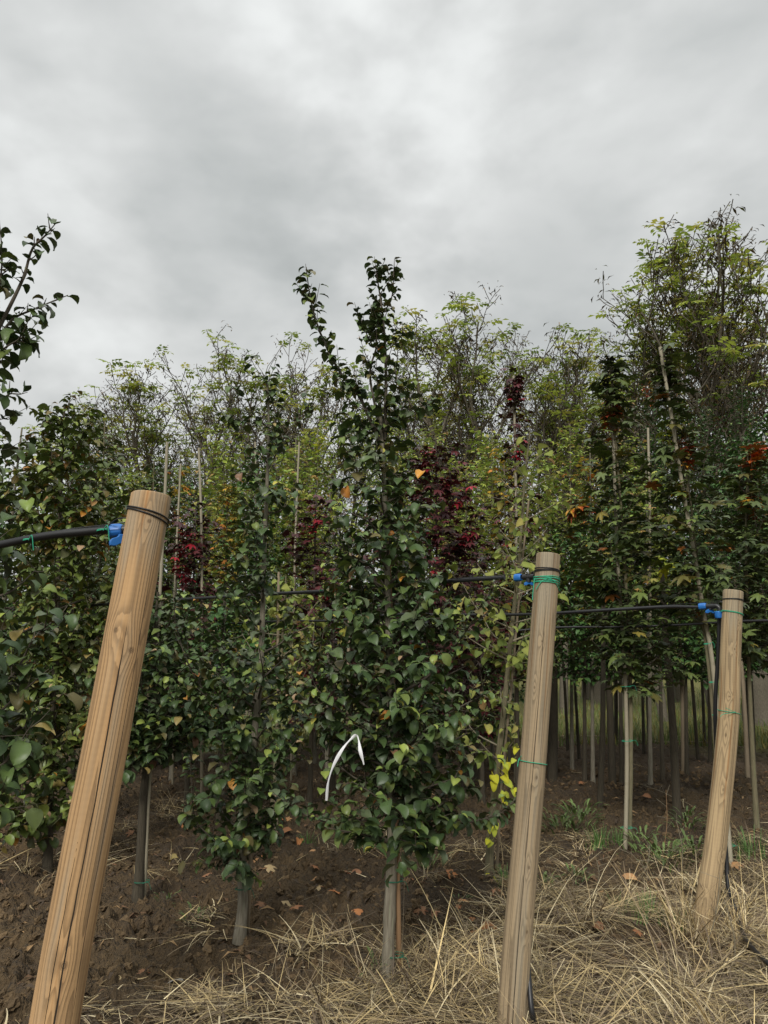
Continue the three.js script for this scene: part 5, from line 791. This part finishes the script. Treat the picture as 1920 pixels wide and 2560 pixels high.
{ // fallen leaves, one by one
  const r = rng(66), mats = [[.36, .15, .055], [.30, .15, .08], [.26, .12, .055], [.40, .22, .10], [.20, .10, .05], [.38, .28, .15]].map(c => leafMat(c, .1, .7)), geos = [mapleGeo(.9, 7), mapleGeo(.5, 8), leafGeo({ W: .7, shape: ovate, n: 5, fold: .3, arc: 1.2, wave: .12, seed: 5 }), leafGeo({ W: .75, shape: obov, n: 5, fold: -.2, arc: .9, wave: .15, seed: 6 })];
  const spots = [[650, 2120], [690, 2085], [655, 2145], [640, 2160], [730, 2155], [700, 2185], [665, 2200], [775, 2190], [755, 2115], [760, 2130], [823, 2130], [880, 2195], [870, 2205], [775, 2225], [810, 2235], [835, 2265], [660, 2275], [690, 2280], [960, 2265], [940, 2170], [1010, 2220], [1020, 2180], [1080, 2285], [1065, 2305], [1085, 2300], [1120, 2310], [1145, 2310], [1165, 2300], [1170, 2310], [1180, 2280], [1200, 2290], [1205, 2340], [1190, 2360], [1055, 2350], [1240, 2255], [1230, 2265], [1250, 2260], [1120, 2225], [1180, 2215], [1230, 2275], [1055, 2395], [1590, 2362], [1520, 2300], [1510, 2360], [1740, 2430], [1330, 2315], [440, 2485], [380, 2450], [575, 2145], [268, 2180], [332, 2095], [455, 2085], [560, 2180], [530, 2195], [490, 2245], [60, 1975], [45, 1985], [15, 2000], [610, 2110], [590, 2100], [1410, 2215], [1600, 2215], [1640, 2225], [1660, 2205], [1830, 2180], [1450, 1970], [1600, 2000], [1750, 2110], [1500, 2090], [800, 2330], [870, 2290], [720, 2310], [980, 2150], [1110, 2150], [1060, 2140], [720, 2060], [740, 2100], [690, 2060], [665, 2080], [1300, 2130]];
  const proto = new THREE.Mesh(geos[0], mats[0]); shade(proto);
  spots.forEach(([px, py], i) => { const q = G(px + (r() - .5) * 16, py + (r() - .5) * 8), l = proto.clone(), gray = i === 46; l.geometry = geos[Math.floor(r() * 4)]; l.material = gray ? leafMat([.3, .28, .25], .1, .7) : mats[Math.floor(r() * 6)]; l.name = numbered('fallen_leaf'); l.position.set(q.x, gh(q.x, q.z) + .014, q.z); const a = r() * 6.283; l.quaternion.copy(qFrom(V(Math.cos(a), (r() - .5) * .5, Math.sin(a)), V(0, 1, .35).addScaledVector(sph(r), .5))); l.scale.setScalar(.07 + .05 * r()); scene.add(l); tag(l, gray ? 'grey curled dead leaf on the soil right of the nearest post foot' : 'dry brown-orange fallen leaf lying on the soil and straw', 'leaf', gray ? null : 'fallen leaves on the ground'); });
}
{ // green weeds
  const r = rng(88), geos = [bladeGeo(31, 1, .05, 1.3, 4), leafGeo({ W: .22, shape: lance, n: 4, fold: .2, arc: 1.1, stem: .1, seed: 3 })];
  const list = [[770, 2115, .11, 60, 0, 'tuft of green grass left of the central stem'], [1265, 2230, .12, 60, 0, 'tuft of fresh green grass at the foot of the slender tree'], [1075, 2190, .13, 50, 1, 'pale green weed right of the central stem'], [1400, 2085, .2, 70, 1, 'leafy weed beside the middle post, before the shaded trunks'], [1450, 2080, .2, 70, 1, 'tall leafy weed right of the one beside the middle post'], [1500, 2125, .16, 60, 0, 'bright green weed left of the pale cane foot'], [1545, 2115, .15, 60, 0, 'bright green weed touching the pale cane foot'], [1610, 2140, .18, 60, 1, 'green weed right of the pale cane foot'], [1660, 2180, .18, 70, 1, 'green weed among dry stalks left of the farthest post'], [1735, 2160, .17, 60, 1, 'green weed at the left of the farthest post'], [1620, 2310, .14, 60, 0, 'grass tuft greening amid the straw before the farthest post'], [1360, 2245, .12, 40, 1, 'greyish green weed just right of the middle post'], [905, 2145, .07, 20, 1, 'small yellowish weed left of the central stem foot'], [420, 2275, .08, 24, 1, 'tiny green weed near the stem right of the nearest post'], [485, 2330, .09, 30, 1, 'low weed in front of the staked tree'], [1840, 2150, .12, 40, 1, 'green weed by the foot of the tilted cane'], [1550, 2290, .1, 30, 0, 'few green blades in the straw midway between the two right posts'], [1880, 2150, .2, 50, 0, 'grass tuft greening by the right edge beside the tilted cane foot'], [1690, 2330, .12, 40, 0, 'few green blades in the straw left of the farthest post foot'], [1440, 2230, .12, 40, 1, 'low green weed in the straw a step right of the middle post'], [1150, 2260, .08, 24, 1, 'tiny green weed among fallen leaves left of the slender tree foot'], [1720, 2080, .16, 60, 1, 'shaded green weed by the foot of the stout leaning trunk'], [940, 2470, .09, 26, 1, 'small green weed left of the central stem in the straw']];
  for (const [px, py, s, n, k, label] of list) {
    const b = G(px, py); b.y = gh(b.x, b.z) - .01; const t = thing('green_weed', label, 'weed', b), gs = []; const c = new THREE.Color();
    const im = shade(new THREE.InstancedMesh(geos[k], greenBladeMat, n)); im.name = 'leaves'; im.userData.kind = 'stuff'; const M4 = new THREE.Matrix4();
    for (let i = 0; i < n; i++) { const a = r() * 6.283, q = Math.sqrt(r()) * s * .8, L = s * (.5 + .7 * r()) * (k ? .55 : 1), up = k ? r() * s * .9 : 0; M4.compose(V(Math.cos(a) * q, up, Math.sin(a) * q), qFrom(V(Math.cos(a) * .7, .25 + r(), Math.sin(a) * .7), V(-Math.cos(a), .8, -Math.sin(a))), V(L, L, L)); im.setMatrixAt(i, M4); const j = .6 + .8 * r(), y = px === 905 ? 1 : 0; im.setColorAt(i, c.setRGB((k ? .11 : .10) * j + y * .15, (k ? .165 : .2) * j + y * .1, .042 * j)); }
    t.add(im); if (k) for (let i = 0; i < 4; i++) part('stem', tube([V(0, 0, 0), V((r() - .5) * s, s * .5, (r() - .5) * s), V((r() - .5) * s * 1.6, s * 1.1, (r() - .5) * s)], .0018, 4), M.greyBranch, t);
  }
  // dry stalks standing among the straw
  const st = [[[1655, 2150], [1665, 1975], 'reddish brown dry stalk standing before the shaded trunks'], [[1490, 2260], [1490, 2145], 'dry stalk bent over a dark seed head right of the middle post'], [[1600, 2200], [1625, 2110], 'short dark dry stalk in the straw between the right posts'], [[1705, 2200], [1690, 2050], 'thin pale dry stalk left of the farthest post'], [[1630, 2220], [1575, 2130], 'pale dry stalk arching over the pale cane foot'], [[1760, 2380], [1800, 2180], 'thick pale straw stalk leaning on the farthest post'], [[1835, 2420], [1810, 2250], 'pale straw stalk right of the farthest post foot'], [[1700, 2010], [1600, 1960], 'fine whitish dry stem arching before the stout leaning trunk']];
  for (const [[x0, y0], [x1, y1], label] of st) { const b = G(x0, y0), d = -b.z; b.y = gh(b.x, b.z) - .01; const e = P(x1, y1, d - .05), t = thing('dry_stalk', label, 'stalk', b); const p = spline([V(0, 0, 0), e.clone().sub(b).multiplyScalar(.5).add(V(.015, .01, .02)), e.clone().sub(b)], 12); part('stem', tube(p, p.map((_, k) => mix(.0038, .0015, k / 12)), 5), x0 === 1655 ? M.tanStake : M.paleBranch, t); const rr = rng(x0); for (let k = 0; k < 4; k++) { const q = p[5 + k * 2], d2 = sph(rr).multiplyScalar(.09); d2.y = Math.abs(d2.y); part('side_stem', tube([q, q.clone().addScaledVector(d2, .5), q.clone().add(d2)], .0012, 3), M.paleBranch, t); } }
}

renderer.render(scene, camera);
